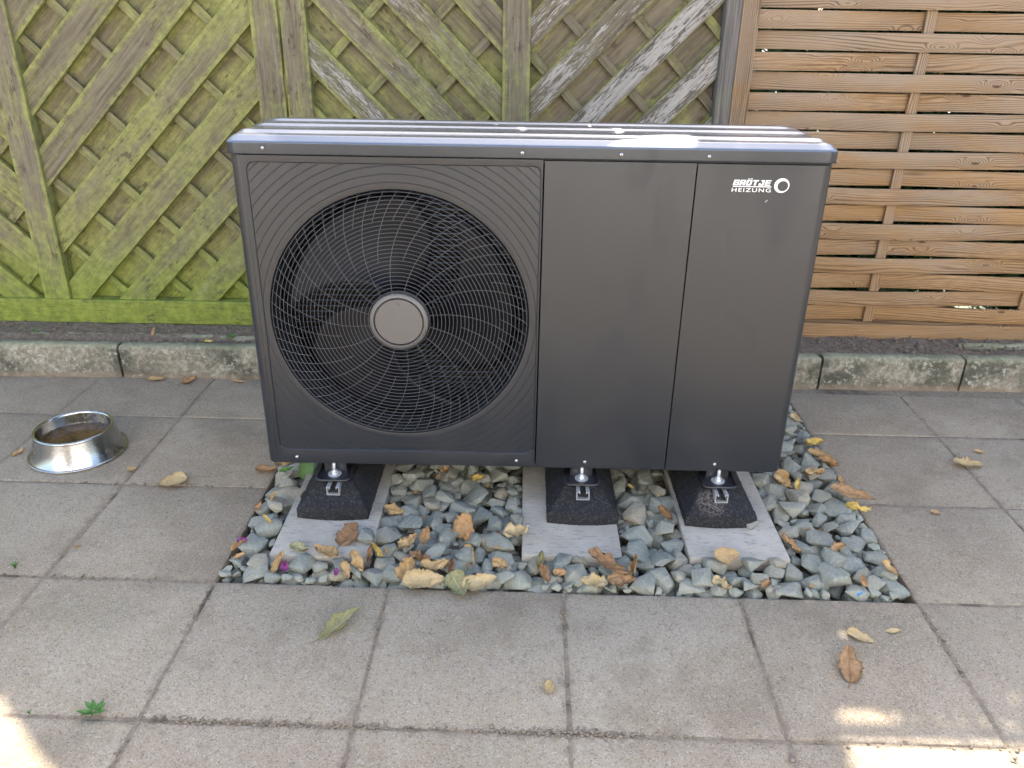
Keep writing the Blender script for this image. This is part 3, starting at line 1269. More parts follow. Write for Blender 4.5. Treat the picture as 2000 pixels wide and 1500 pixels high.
for y in ys:
    for x in xs:
        X, Y = rounded(x, y)
        ex = min(x, UW - x)
        zt = lid_prof(y)
        # ribs die away towards the ends, one after the other
        cut = sstep(0.0, .030 + y * .17, ex)
        side = .0160 * min(ex / .034, 1) ** .8
        z = zt * cut + min(side, zt) * (1 - cut)
        V.append((X, Y, LZ1 + z))
nx = len(xs)
for j in range(len(ys) - 1):
    for i in range(nx - 1):
        a = j * nx + i
        F.append((a, a + 1, a + nx + 1, a + nx))
# skirt
loop = [i for i in range(nx)] + [j * nx + nx - 1 for j in range(1, len(ys))] + [(len(ys) - 1) * nx + i for i in range(nx - 2, -1, -1)] + [j * nx for j in range(len(ys) - 2, 0, -1)]
base = len(V)
levels = [(-.0012, LZ1 - .0022), (-.0016, LZ1 - .005), (-.0016, LZ0), (.006, LZ0)]
cx_, cy_ = UW / 2, UD / 2
for (ins, z) in levels:
    for idx in loop:
        X, Y, _ = V[idx]
        dx, dy = X - cx_, Y - cy_
        V.append((X + math.copysign(-ins, dx) * (1 if abs(dx) > cx_ - rc else 0), Y + math.copysign(-ins, dy) * (1 if abs(dy) > cy_ - rc else 0), z))
m_ = len(loop)
prev = loop
for l_ in range(len(levels)):
    cur = [base + l_ * m_ + i for i in range(m_)]
    for i in range(m_):
        j = (i + 1) % m_
        F.append((prev[j], prev[i], cur[i], cur[j]))
    prev = cur
bm = bmesh.new()
vv = [bm.verts.new(v) for v in V]
for f in F:
    bm.faces.new([vv[i] for i in f])
bmesh.ops.recalc_face_normals(bm, faces=bm.faces[:])
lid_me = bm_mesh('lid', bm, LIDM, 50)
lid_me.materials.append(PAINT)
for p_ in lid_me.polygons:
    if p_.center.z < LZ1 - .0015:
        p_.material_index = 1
LID = put(bpy.data.objects.new('lid', lid_me), HP)
box('top_gap', .010, UW - .010, .006, UD - .01, 1.120, 1.150, INNER, HP)

# screws
sv, sfc = lathe_geo([(0.0, -.0052), (.0028, -.0050), (.0050, -.0035), (.0056, -.0012), (.0056, 0)], 16, 'y')
wv_, wf = lathe_geo([(.0056, -.0008), (.0088, -.0008), (.0092, .0004)], 18, 'y')
for (u, z, par, yy) in ((.100, 1.154, LID, -ov - .0016), (.808, 1.152, LID, -ov - .0016), (1.077, 1.152, LID, -ov - .0016), (1.316, 1.151, LID, -ov - .0016),
                        (.098, .1825, HP, -.0002), (.807, .1825, HP, -.0002), (1.028, .1825, HP, -.0002), (1.447, .1825, HP, -.0002)):
    s_ = mobj('screw', sv, sfc, SCREWM, par, 60)
    s_.location = (u, yy, z)
    if par is LID:
        s2_ = mobj('washer', wv_, wf, DARKPLATE, s_, 60)
    # cross slot
    b_ = bmesh.new()
    bm_box(b_, -.0030, .0030, -.0056, -.0046, -.0006, .0006)
    bm_box(b_, -.0006, .0006, -.0057, -.0046, -.0030, .0030)
    if par is LID:
        put(bpy.data.objects.new('slot', bm_mesh('slot', b_, INNER)), s_)
    else:
        b_.free()

# grille
GY = lambda r_: .004 - .014 * (1 - (r_ / FR) ** 2)
acc = Acc()
nring = 26
r_in = .092
for i in range(nring):
    r_ = r_in + (FR - .004 - r_in) * i / (nring - 1)
    n = 120
    pts = [(FC[0] + r_ * math.cos(2 * math.pi * k / n), GY(r_), FC[1] + r_ * math.sin(2 * math.pi * k / n)) for k in range(n)]
    acc.add(*tube_geo(pts, .00100, 5, closed=True))
mobj('grille_rings', acc.V, acc.F, GUARD, HP, 180, kind='stuff')
acc = Acc()


def spoke(a0, ra, rb):
    n = 16
    pts = []
    for i in range(n + 1):
        r_ = ra + (rb - ra) * i / n
        t_ = max(r_ - .08, 0) / (FR - .08)
        a = a0 + R(11) * (1 - t_) ** 2 * .0 - R(24) * t_ ** 1.35
        pts.append((FC[0] + r_ * math.cos(a), GY(r_) + .0022, FC[1] + r_ * math.sin(a)))
    acc.add(*tube_geo(pts, .00105, 5))


NSP = 16
for i in range(NSP):
    a0 = 2 * math.pi * (i + .5) / NSP
    spoke(a0, .078, FR)
    spoke(a0 + math.pi / NSP, .185, FR)
    if i % 1 == 0:
        spoke(a0 + math.pi / NSP * .5, .300, FR)
        spoke(a0 + math.pi / NSP * 1.5, .300, FR)
mobj('grille_spokes', acc.V, acc.F, GUARD, HP, 180, kind='stuff')

V, F = lathe_geo([(.088, .012), (.088, -.010), (.0865, -.0165), (.081, -.0205), (.0765, -.0215), (.0750, -.0205), (.0744, -.0080), (.0712, -.0080), (.0706, -.0190), (.0695, -.0200), (0.0, -.0202)], 72, 'y')
hub = mobj('hub_cover', V, F, CAPM, HP, 40)
hub.location = (FC[0], 0, FC[1])
V, F = lathe_geo([(.0035, -.0203), (.0045, -.0212), (.0060, -.0214), (.0066, -.0204)], 20, 'y')
em = mobj('emblem', V, F, CAPM, hub, 60)
em.location = (0, 0, .055)

# fan shroud, blades, coil
V, F = lathe_geo([(FR + .001, .012), (FR - .004, .030), (FR - .012, .055), (FR - .016, .09), (FR - .014, .16)], 96, 'y')
sh = mobj('shroud', V, F, SHROUD, HP, 180)
sh.location = (FC[0], 0, FC[1])


def blade():
    V, F = [], []
    nr_, na = 12, 16
    for i in range(nr_ + 1):
        t_ = i / nr_
        r_ = .060 + (.352 - .060) * t_
        span = R(62 + 34 * math.sin(t_ * math.pi * .62))
        lead = R(-20 * t_ + 46 * t_ ** 2)
        for j in range(na + 1):
            s_ = j / na
            a = lead + span * s_
            y = .128 - .072 * s_ + .018 * math.sin(math.pi * s_) - .012 * t_
            V.append((r_ * math.cos(a), y, r_ * math.sin(a)))
    for i in range(nr_):
        for j in range(na):
            a = i * (na + 1) + j
            F.append((a, a + 1, a + na + 2, a + na + 1))
    return V, F


bv, bf = blade()
bmsh = mesh('blade', bv, bf, BLADE, 180)
fan = empty('fan', (FC[0], 0, FC[1]), 0, parent=HP)
for i in range(3):
    o = bpy.data.objects.new('blade', bmsh)
    o.rotation_euler = (0, R(-62 - 120 * i), 0)
    put(o, fan)
    md = o.modifiers.new('thick', 'SOLIDIFY')
    md.thickness = .005
V, F = lathe_geo([(.078, .14), (.078, .055), (.070, .042), (0, .040)], 48, 'y')
mobj('hub', V, F, BLADE, fan, 40)

acc = Acc()
for i in range(46):
    z = .20 + i * .0195
    b_ = bmesh.new()
    bm_box(b_, .02, .90, .300, .304, z, z + .0035)
    vs_ = [v.co[:] for v in b_.verts]
    b_.verts.index_update()
    fs_ = [[v.index for v in f.verts] for f in b_.faces]
    b_.free()
    acc.add(vs_, fs_)
mobj('coil_tubes', acc.V, acc.F, COILM, HP, kind='stuff')
box('coil_back', .02, .90, .318, .322, .18, 1.12, INNER, HP)
box('divider_wall', .872, .876, .02, UD - .02, .175, 1.115, INNER, HP)


# lettering
def text_mesh(name, body, size, sx, shear, offset, spacing, parent, loc, mat):
    cu = bpy.data.curves.new(name, 'FONT')
    cu.body = body
    cu.size = size
    cu.shear = shear
    cu.offset = offset
    cu.space_character = spacing
    cu.extrude = .0002
    tmp = bpy.data.objects.new(name, cu)
    C.objects.link(tmp)
    dg = bpy.context.evaluated_depsgraph_get()
    me = bpy.data.meshes.new_from_object(tmp.evaluated_get(dg))
    bpy.data.objects.remove(tmp)
    co = np.array([v.co[:] for v in me.vertices])
    mn, mx = co.min(0), co.max(0)
    me.materials.clear()
    me.materials.append(mat)
    o = bpy.data.objects.new(name, me)
    put(o, parent)
    return o, mn, mx


def place_text(o, mn, mx, x0, x1, z0, z1, y):
    sx = (x1 - x0) / (mx[0] - mn[0])
    sz = (z1 - z0) / (mx[1] - mn[1])
    # mesh x -> u, mesh y -> z, mesh z -> -y
    for v in o.data.vertices:
        x, yy, zz = v.co
        v.co = (x0 + (x - mn[0]) * sx, y - zz * .5, z0 + (yy - mn[1]) * sz)
    o.data.update()


YL = -.0009
brand = empty('lettering', (0, 0, 0), 0, parent=HP)
def block_letters(name, x0, x1, z0, z1, y, shear):
    st = .36
    G = {'B': [(0, st, 0, 1), (st, .94, .80, 1), (st, .94, .42, .60), (st, 1, 0, .20), (.66, .94, .60, .80), (.66, 1, .20, .42)],
         'R': [(0, st, 0, 1), (st, .96, .80, 1), (st, .96, .36, .56), (.66, .96, .56, .80), (.58, 1.0, 0, .36)],
         'O': [(.06, .94, .80, 1), (.06, .94, 0, .20), (0, st, .20, .80), (.64, 1, .20, .80), (.10, .42, 1.12, 1.26), (.58, .90, 1.12, 1.26)],
         'T': [(0, 1, .76, 1), (.32, .68, 0, .76)],
         'J': [(.30, .95, .78, 1), (.58, .95, .20, .78), (.02, .95, 0, .20), (.02, .36, .20, .42)],
         'E': [(0, st, 0, 1), (st, .96, .80, 1), (st, .92, .41, .60), (st, .96, 0, .20)]}
    seq = 'BROTJE'
    wl_ = (x1 - x0) / (len(seq) + .12 * (len(seq) - 1))
    hh = z1 - z0
    V, F = [], []
    for i, ch in enumerate(seq):
        ox = x0 + i * wl_ * 1.12
        for (a_, b_, c_, d_) in G[ch]:
            k0 = len(V)
            for (px, pz) in ((a_, c_), (b_, c_), (b_, d_), (a_, d_)):
                V.append((ox + px * wl_ + pz * hh * shear, y, z0 + pz * hh))
            F.append((k0, k0 + 1, k0 + 2, k0 + 3))
    return mobj(name, V, F, WHITE, brand)


block_letters('brand_name', 1.391, 1.494, 1.0735, 1.0885, YL, .22)
o, mn, mx = text_mesh('brand_word', 'HEIZUNG', .03, 1.4, .0, .00025, 1.22, brand, None, WHITE)
place_text(o, mn, mx, 1.390, 1.498, 1.0555, 1.0660, YL)
box('underline', 1.392, 1.498, YL - .0002, YL + .0006, 1.0690, 1.0715, WHITE, brand)
n = 64
V, F = [], []
for i in range(n):
    a = 2 * math.pi * i / n
    V.append((1.5265 + .0210 * math.cos(a), YL, 1.0745 + .0200 * math.sin(a)))
    V.append((1.5295 + .0147 * math.cos(a), YL, 1.0730 + .0140 * math.sin(a)))
for i in range(n):
    j = (i + 1) % n
    F.append((i * 2, j * 2, j * 2 + 1, i * 2 + 1))
mobj('ring_emblem', V, F, WHITE, brand)
V, F = tube_geo([(1.487, -.0006, 1.028), (1.490, -.0008, 1.031), (1.493, -.0006, 1.034)], .0011, 5)
mobj('paint_chip', V, F, ZINC, HP)

# foot brackets with bolts, in heat pump space
bolt_v, bolt_f = lathe_geo([(0, .045), (.0045, .0445), (.0055, .042), (.0055, .010)], 12, 'z')
for bx in (.218, 1.020, 1.462):
    br = empty('foot_bracket', (bx, -.012, .1225), 0, parent=HP)
    b_ = bmesh.new()
    bm_box(b_, -.052, .052, -.040, .08, 0, .0035)
    vert_e = [e for e in b_.edges if abs(e.verts[0].co.z - e.verts[1].co.z) > .002 and e.verts[0].co.y < 0]
    bmesh.ops.bevel(b_, geom=vert_e, offset=.016, segments=4, affect='EDGES')
    tray = put(bpy.data.objects.new('plate', bm_mesh('plate', b_, DARKPLATE, 35)), br)
    rim = [(-.052, .06, .004), (-.052, -.024, .004)] + [(-.036 + .016 * math.cos(R(a)), -.024 + .016 * math.sin(R(a)), .004) for a in (200, 225, 250)] + [(-.036, -.040, .004), (.036, -.040, .004)] + [(.036 + .016 * math.cos(R(a)), -.024 + .016 * math.sin(R(a)), .004) for a in (290, 315, 340)] + [(.052, -.024, .004), (.052, .06, .004)]
    V, F = tube_geo(rim, .0042, 7)
    mobj('rim', V, F, DARKPLATE, br, 180)
    box('leg_web', -.036, .036, .018, .024, .003, .045, DARKPLATE, br, .001)
    V, F = lathe_geo([(0, .0075), (.0205, .0075), (.0220, .0065), (.0220, .004)], 28, 'z')
    mobj('washer', V, F, ZINC, br, 40)
    V, F = lathe_geo([(0, .019), (.0095, .019), (.0108, .0175), (.0108, .0078)], 6, 'z')
    mobj('nut', V, F, ZINC, br)
    mobj('bolt', bolt_v, bolt_f, ZINC, br, 40)

# ------------------------------------------------------------------ concrete pads and rubber feet
pads = [(.275, .106, .30, .70, .012, 'grey concrete pad under the left rubber foot, with a big ribbed leaf on it'),
        (1.030, .142, .302, .70, .010, 'grey concrete pad under the middle rubber foot'),
        (1.535, .150, .302, .72, .012, 'grey concrete pad under the right rubber foot, with a loose stone on it')]
for (cx, y0, wd, ln, rz, lab) in pads:
    bm = bmesh.new()
    bm_box(bm, -wd / 2, wd / 2, 0, ln, -.045, 0, .003, 2)
    o = put(bpy.data.objects.new('concrete_pad', bm_mesh('concrete_pad', bm, PADM, 40)), None, lab, 'concrete pad', 'concrete pads under the feet')
    o.location = (cx, y0, .020)
    o.rotation_euler = (0, 0, rz)


def rubber_mesh(seed):
    """Long block: upright foot, sloping flanks and nose, flat top, like a moulded rubber bearer"""
    rg = np.random.default_rng(seed)
    L, Wd, H = .60, .226, .092
    V, F = [], []
    ny_, nx_ = 70, 40
    def hgt(x, y):
        ex = Wd / 2 - abs(x)
        # bowed nose
        y_front = y - .010 * (abs(x) / (Wd / 2)) ** 2 * 1.2
        ey = min(y_front, L - y)
        if ex < 0 or ey < 0:
            return 0
        h1 = .034 + (H - .034) * min(ex / .058, 1)
        h2 = .034 + (H - .034) * min(ey / .100, 1)
        h = min(h1, h2)
        return h
    xs_ = sorted(set([-Wd / 2, Wd / 2] + list(np.linspace(-Wd / 2, Wd / 2, nx_))))
    ys_ = list(np.linspace(0, .18, 34)) + list(np.linspace(.20, L, 22))
    for y in ys_:
        for x in xs_:
            yy = y + (.012 * (x / (Wd / 2)) ** 2 if y < .05 else 0) * (1 - y / .05 if y < .05 else 0)
            h = hgt(x, y + 1e-4 + .0122 if y == 0 else y + .0122)
            V.append((x + rg.normal(0, .0007), yy + rg.normal(0, .0007), h + rg.normal(0, .0010)))
    nxx = len(xs_)
    for j in range(len(ys_) - 1):
        for i in range(nxx - 1):
            a = j * nxx + i
            F.append((a, a + 1, a + nxx + 1, a + nxx))
    lp = [i for i in range(nxx)] + [j * nxx + nxx - 1 for j in range(1, len(ys_))] + [(len(ys_) - 1) * nxx + i for i in range(nxx - 2, -1, -1)] + [j * nxx for j in range(len(ys_) - 2, 0, -1)]
    b0 = len(V)
    for idx in lp:
        V.append((V[idx][0], V[idx][1], 0))
    for i in range(len(lp)):
        j = (i + 1) % len(lp)
        F.append((lp[j], lp[i], b0 + i, b0 + j))
    bm = bmesh.new()
    vv = [bm.verts.new(v) for v in V]
    for f in F:
        bm.faces.new([vv[i] for i in f])
    bmesh.ops.recalc_face_normals(bm, faces=bm.faces[:])
    return bm_mesh('rubber_block', bm, RUB, 38)


def rail_mesh():
    """open C channel seen end on"""
    L = .50
    o_ = [(-.0205, .0), (.0205, .0), (.0205, .030), (.0095, .030), (.0095, .0225), (.0120, .0225), (.0120, .0275), (.0180, .0275), (.0180, .0025),
          (-.0180, .0025), (-.0180, .0275), (-.0120, .0275), (-.0120, .0225), (-.0095, .0225), (-.0095, .030), (-.0205, .030)]
    V = [(x, 0, z) for x, z in o_] + [(x, L, z) for x, z in o_]
    n = len(o_)
    F = [(i, (i + 1) % n, n + (i + 1) % n, n + i) for i in range(n)]
    F += [(0, 1, 2, 3, 4, 5, 6, 7, 8)[::-1], (0, 8, 9, 10, 11, 12, 13, 14, 15)[::-1]] if False else []
    # end caps as quads of the wall thickness
    caps = [(0, 1, 8, 9), (1, 2, 7, 8), (2, 3, 6, 7), (3, 4, 5, 6), (0, 9, 10, 15), (15, 10, 11, 14), (14, 11, 12, 13)]
    F += caps
    F += [tuple(n + i for i in c_)[::-1] for c_ in caps]
    bm = bmesh.new()
    vv = [bm.verts.new(v) for v in V]
    for f in F:
        bm.faces.new([vv[i] for i in f])
    bmesh.ops.recalc_face_normals(bm, faces=bm.faces[:])
    return bm_mesh('rail', bm, ZINC)


rlm = rail_mesh()
feet = [(.2725, .288, .008, 'left black rubber foot block with a steel rail under the fan side'),
        (1.0690, .300, .012, 'middle black rubber foot block with a steel rail'),
        (1.5090, .305, .020, 'right black rubber foot block with a dusty mark on its nose')]
for i, (cx, y0, rz, lab) in enumerate(feet):
    ft = empty('rubber_foot', (cx, y0, .0205), rz, label=lab, cat='rubber foot', group='rubber feet under the heat pump')
    put(bpy.data.objects.new('rubber_block', rubber_mesh(40 + i)), ft)
    rl = put(bpy.data.objects.new('rail', rlm), ft)
    rl.location = (0, .040, .0690)

# ------------------------------------------------------------------ gravel
HX, HY = .008, .008
GNX, GNY = int(2.0 / HX), int(1.36 / HY)
hm = np.full((GNY, GNX), -.060)
gy_, gx_ = np.mgrid[0:GNY, 0:GNX]
gx_ = (gx_ + .5) * HX
gy_ = (gy_ + .5) * HY
blocked = np.zeros_like(hm, bool)
for (cx, y0, wd, ln, rz, lab) in pads:
    lx = (gx_ - cx) * math.cos(rz) + (gy_ - y0) * math.sin(rz)
    ly = -(gx_ - cx) * math.sin(rz) + (gy_ - y0) * math.cos(rz)
    b_ = (abs(lx) < wd / 2) & (ly > 0) & (ly < ln)
    blocked |= b_
hm[blocked] = .020
# distance (in cells) to pads, rough
bed = mobj('gravel_bed', [(0, 0, -.060), (2, 0, -.060), (2, 1.36, -.060), (0, 1.36, -.060)], [(0, 1, 2, 3)], JOINT, kind='structure')


def stone_mesh(seed):
    rg = np.random.default_rng(seed)
    bm = bmesh.new()
    n = rg.integers(12, 18)
    P = rg.normal(0, 1, (n, 3))
    P /= np.linalg.norm(P, axis=1)[:, None]
    P = np.sign(P) * np.abs(P) ** .72
    P *= rg.uniform(.82, 1.08, (n, 1))
    asp = np.array([1.0, rg.uniform(.62, .92), rg.uniform(.42, .68)])
    for p_ in P:
        bm.verts.new(p_ * asp)
    bmesh.ops.convex_hull(bm, input=bm.verts[:])
    for v in [v for v in bm.verts if not v.link_faces]:
        bm.verts.remove(v)
    bmesh.ops.dissolve_limit(bm, angle_limit=R(9), verts=bm.verts[:], edges=bm.edges[:])
    bmesh.ops.bevel(bm, geom=bm.edges[:] + bm.verts[:], offset=rg.uniform(.03, .075), segments=2, affect='EDGES', profile=.6, clamp_overlap=True)
    bmesh.ops.triangulate(bm, faces=bm.faces[:])
    long_ = [e for e in bm.edges if e.calc_length() > .45]
    bmesh.ops.subdivide_edges(bm, edges=long_, cuts=1)
    bmesh.ops.triangulate(bm, faces=bm.faces[:])
    for v in bm.verts:
        nz = mnoise.noise(v.co * 2.6 + Vector((seed * 3.1, 0, 0))) * .05 + mnoise.noise(v.co * 6 + Vector((0, seed * 1.7, 0))) * .022
        v.co += v.co.normalized() * nz
    # normalise to unit x half-length
    co = np.array([v.co[:] for v in bm.verts])
    c0 = (co.max(0) + co.min(0)) / 2
    sc = (co.max(0) - co.min(0))[0] / 2
    for v in bm.verts:
        v.co = (v.co - Vector(c0)) / sc
    ext = (co.max(0) - co.min(0)) / 2 / sc
    return bm_mesh('stone', bm, STONE, 42), ext


NV = 34
stones = [stone_mesh(200 + s) for s in range(NV)]
placed = []
rs = np.random.default_rng(5)


def visible_zone(x, y):
    if y < .80:
        return True
    return x > 1.60 or (x < .12 and y < 1.0)


def try_place(size, maxtop, ncand=14, border=False):
    best = None
    for _ in range(ncand):
        vi = rs.integers(NV)
        a, b, c = stones[vi][1] * size
        rz = rs.uniform(0, 2 * math.pi)
        x = rs.uniform(.004 + b * .7, 1.996 - b * .7)
        y = rs.uniform(.004 + b * .7, 1.352 - b * .7)
        if border:
            e_ = rs.integers(3)
            d_ = b * .85 + rs.uniform(0, .012)
            if e_ == 0:
                x = d_
            elif e_ == 1:
                x = 2.0 - d_
            else:
                y = d_
        if not visible_zone(x, y):
            continue
        cr, sr = abs(math.cos(rz)), abs(math.sin(rz))
        ex, ey = a * cr + b * sr, a * sr + b * cr
        if x - ex * .85 < .001 or x + ex * .85 > 1.999 or y - ey * .85 < .001 or y + ey * .85 > 1.359:
            continue
        i0, i1 = int((x - a) / HX), int((x + a) / HX) + 1
        j0, j1 = int((y - a) / HY), int((y + a) / HY) + 1
        i0, j0 = max(i0, 0), max(j0, 0)
        sx = gx_[j0:j1, i0:i1] - x
        sy = gy_[j0:j1, i0:i1] - y
        lx = sx * math.cos(rz) + sy * math.sin(rz)
        ly = -sx * math.sin(rz) + sy * math.cos(rz)
        e = (lx / a) ** 2 + (ly / b) ** 2
        inn = e < 1
        if not inn.any():
            continue
        if (blocked[j0:j1, i0:i1] & inn).sum() > .16 * inn.sum():
            continue
        h = hm[j0:j1, i0:i1]
        under = np.sqrt(np.clip(1 - e, 0, 1)) * c
        zz = np.percentile((h + under * .80)[inn], 86)      # rest on the high spots
        top = zz + c
        if top > maxtop:
            continue
        score = zz + rs.uniform(0, .006)
        if best is None or score < best[0]:
            best = (score, vi, size, x, y, zz, rz, (j0, j1, i0, i1), inn, under, top)
    if best is None:
        return False
    _, vi, size, x, y, zz, rz, (j0, j1, i0, i1), inn, under, top = best
    sub = hm[j0:j1, i0:i1]
    sub[inn] = np.maximum(sub[inn], (zz + under * .9)[inn])
    placed.append((vi, size, x, y, zz, rz, top))
    return True


for i in range(420):
    try_place(rs.uniform(.022, .034), .0, 10)
for i in range(170):
    try_place(rs.uniform(.024, .050), .026, 8, True)
fails = 0
while fails < 110 and len(placed) < 1000:
    s_ = rs.choice([rs.uniform(.048, .064), rs.uniform(.036, .050), rs.uniform(.026, .038), rs.uniform(.016, .026)], p=[.06, .34, .38, .22])
    if not try_place(s_, .036 if rs.uniform() < .75 else .050, 22):
        fails += 1
for i in range(160):
    try_place(rs.uniform(.010, .018), .018, 20)
for i in range(110):
    try_place(rs.uniform(.010, .020), .016, 12, True)
# those that show: rank by how much of each stone is on the surface
rank = []
for idx, (vi, s_, x, y, zz, rz, top) in enumerate(placed):
    a, b, c = stones[vi][1] * s_
    i0, j0 = int(x / HX), int(y / HY)
    vis = 0
    for dx, dy in ((0, 0), (.5, 0), (-.5, 0), (0, .5), (0, -.5)):
        ii = min(max(int((x + dx * a) / HX), 0), GNX - 1)
        jj = min(max(int((y + dy * a) / HY), 0), GNY - 1)
        if hm[jj, ii] < top + .003:
            vis += 1
    near = 1.25 - .35 * y
    hid = .3 if (.15 < x < 1.62 and y > .62) else 1
    rank.append((vis * a * b * near * hid, idx))
rank.sort(reverse=True)
keep = {i for _, i in rank[:292]}
acc = Acc()
for idx, (vi, s_, x, y, zz, rz, top) in enumerate(placed):
    tilt = (rs.normal(0, .14), rs.normal(0, .14), rz)
    if idx in keep:
        o = bpy.data.objects.new('stone', stones[vi][0])
        o.location = (x, y, zz)
        o.rotation_euler = tilt
        o.scale = (s_, s_, s_)
        put(o, bed)
    else:
        Mx = Matrix.Translation((x, y, zz)) @ Euler(tilt).to_matrix().to_4x4() @ Matrix.Scale(s_, 4)
        me = stones[vi][0]
        acc.add([Mx @ v.co for v in me.vertices], [tuple(p.vertices) for p in me.polygons])
# lower stones in one piece; its own texture scale matches the single stones
t2 = STONE.copy()
t2.name = 'crushed_greywacke_fill'
for nd in t2.node_tree.nodes:
    if nd.type == 'TEX_NOISE':
        nd.inputs['Scale'].default_value *= 28
    if nd.type == 'TEX_WAVE':
        nd.inputs['Scale'].default_value *= 28
    if nd.type == 'BUMP':
        nd.inputs['Distance'].default_value = .005
fill = mobj('stone_fill', acc.V, acc.F, t2, bed, 42, kind='stuff')


def place_stone(vi, s_, x, y, z, rot, label):
    o = bpy.data.objects.new('stone', stones[vi][0])
    o.location = (x, y, z)
    o.rotation_euler = rot
    o.scale = (s_, s_, s_)
    put(o, None, label, 'stone')


place_stone(3, .026, 1.606, .325, .020 + .012, (0.1, 0, .5), 'single loose stone lying on the right concrete pad')
place_stone(8, .034, .405, .190, .020 + .016, (0.1, .1, 1.5), 'rounded grey stone resting on the edge of the left concrete pad')


def bed_h(x, y):
    i, j = int(x / HX), int(y / HY)
    if 0 <= i < GNX and 0 <= j < GNY:
        return float(np.percentile(hm[max(j - 3, 0):j + 4, max(i - 3, 0):i + 4], 80))
    return 0.0


# ------------------------------------------------------------------ leaves
def leaf_mesh(L, Wd, seed, curl=.5, bend=.4, crumple=.10, shape='ovate', mat=None, fold=.3):
    rg = np.random.default_rng(seed)
    ns_, nt2 = 22, 10
    V, F, UV = [], [], []
    ph = rg.uniform(0, 9)
    for i in range(ns_ + 1):
        s_ = i / ns_
        if shape == 'ovate':
            wv = max(math.sin(math.pi * s_ ** .72), 0) ** .75
        elif shape == 'lance':
            wv = max(math.sin(math.pi * s_ ** .9), 0) ** 1.15
        elif shape == 'torn':
            wv = max(math.sin(math.pi * s_ ** .78), 0) ** .55
        else:
            wv = max(math.sin(math.pi * s_ ** .8), 0) ** .6 * (1 - .35 * abs(math.sin(s_ * 9 + ph)) * s_)
        for j in range(nt2 + 1):
            t_ = -1 + 2 * j / nt2
            edge = 1 + (rg.normal(0, .10) if abs(t_) == 1 else 0)
            if shape == 'torn' and abs(t_) > .7:
                edge += .38 * mnoise.noise(Vector((s_ * 5 + ph, t_ * 3, seed))) - .08
            if shape == 'lobed' and abs(t_) > .7:
                edge += .34 * mnoise.noise(Vector((s_ * 3.5 + ph * 2, t_ * 2, seed + 3))) - .04
            hw = Wd / 2 * wv * edge
            # cross-section rolls up, the length bends
            ang = t_ * curl * 1.4
            yy = hw * (math.sin(ang) / (curl * 1.4) if curl > .02 else t_)
            zz = hw * ((1 - math.cos(ang)) / (curl * 1.4) if curl > .02 else 0) + fold * abs(t_) * hw * .5
            a2 = (s_ - .5) * bend * 2
            rad = L / (2 * bend) if bend > .02 else 0
            xx = rad * math.sin(a2) if rad else (s_ - .5) * L
            zz += (rad * (1 - math.cos(a2)) if rad else 0)
            nz = mnoise.noise(Vector((s_ * 3.2 + seed, t_ * 1.8, seed * .37))) * crumple * L
            nz += mnoise.noise(Vector((s_ * 8 + seed, t_ * 4, 4.2))) * crumple * L * .4
            rib_ = abs(((s_ - abs(t_) * .28) * 6.5) % 1.0 - .5) * 2
            nz += (rib_ - .5) * .014 * L * min(abs(t_) * 2, 1) * (1 + crumple * 3)
            nz += mnoise.noise(Vector((s_ * 17 + seed, t_ * 8, 7.7))) * crumple * L * .16
            V.append((xx, yy + nz * .35, zz + nz))
            UV.append((s_, t_))
    for i in range(ns_):
        for j in range(nt2):
            a = i * (nt2 + 1) + j
            F.append((a, a + nt2 + 1, a + nt2 + 2, a + 1))
    zmin = sorted(v[2] for v in V)[len(V) // 14]
    V = [(x, y, z - zmin) for x, y, z in V]
    me = bpy.data.meshes.new('leaf')
    me.from_pydata(V, [], F)
    uvl = me.uv_layers.new(name='UVMap')
    for p_ in me.polygons:
        for li, vi in zip(p_.loop_indices, p_.vertices):
            uvl.data[li].uv = UV[vi]
    me.materials.append(mat)
    me.polygons.foreach_set('use_smooth', [True] * len(me.polygons))
    me.update()
    base_pt = V[nt2 // 2]
    return me, base_pt


nleaf = [0]


def leaf(x, y, L, Wd, rz, mat, label, group=None, curl=.5, bend=.4, crumple=None, shape=None, z=None, tilt=(0, 0), stem=0.0, name='leaf', flip=False, face=None):
    nleaf[0] += 1
    if shape is None:
        shape = ('lobed', 'torn', 'ovate', 'torn', 'lobed')[nleaf[0] % 5]
    if crumple is None:
        crumple = .10 + .06 * (nleaf[0] % 3) if (0 < x < 2 and 0 < y < 1.36) else .05
    if not (0 < x < 2 and 0 < y < 1.36):
        L, Wd = L * 1.15, Wd * 1.2
    me, bp = leaf_mesh(L, Wd, nleaf[0] * 13 + 5, curl, bend, crumple, shape, mat)
    if z is None:
        z = bed_h(x, y) + .004 if (0 < x < 2 and 0 < y < 1.36) else .003
    o = bpy.data.objects.new(name, me)
    o.location = (x, y, z)
    on_bed = 0 < x < 2 and 0 < y < 1.36
    if face is None:
        face = random.uniform(.12, .55) if on_bed else random.uniform(.06, .22)
    mt = Matrix.Rotation(face, 3, 'X') @ Matrix.Rotation(R(rz), 3, 'Z') @ Euler((tilt[0], tilt[1], 0)).to_matrix()
    o.rotation_euler = mt.to_euler()
    lows = min((mt @ v.co).z for v in me.vertices)
    o.location.z = z - lows * (.65 if on_bed else .95)
    put(o, None, label, 'leaf', group)
    if stem:
        V, F = tube_geo([(bp[0] + .002, bp[1], bp[2] + .001), (bp[0] - stem * .4, bp[1] + stem * .10, bp[2] + .004), (bp[0] - stem, bp[1] + stem * .3, bp[2] + .001)], [.0010, .0008, .0010], 5)
        mobj('leaf_stalk', V, F, LEAF_BRN, o, 180)
    return o


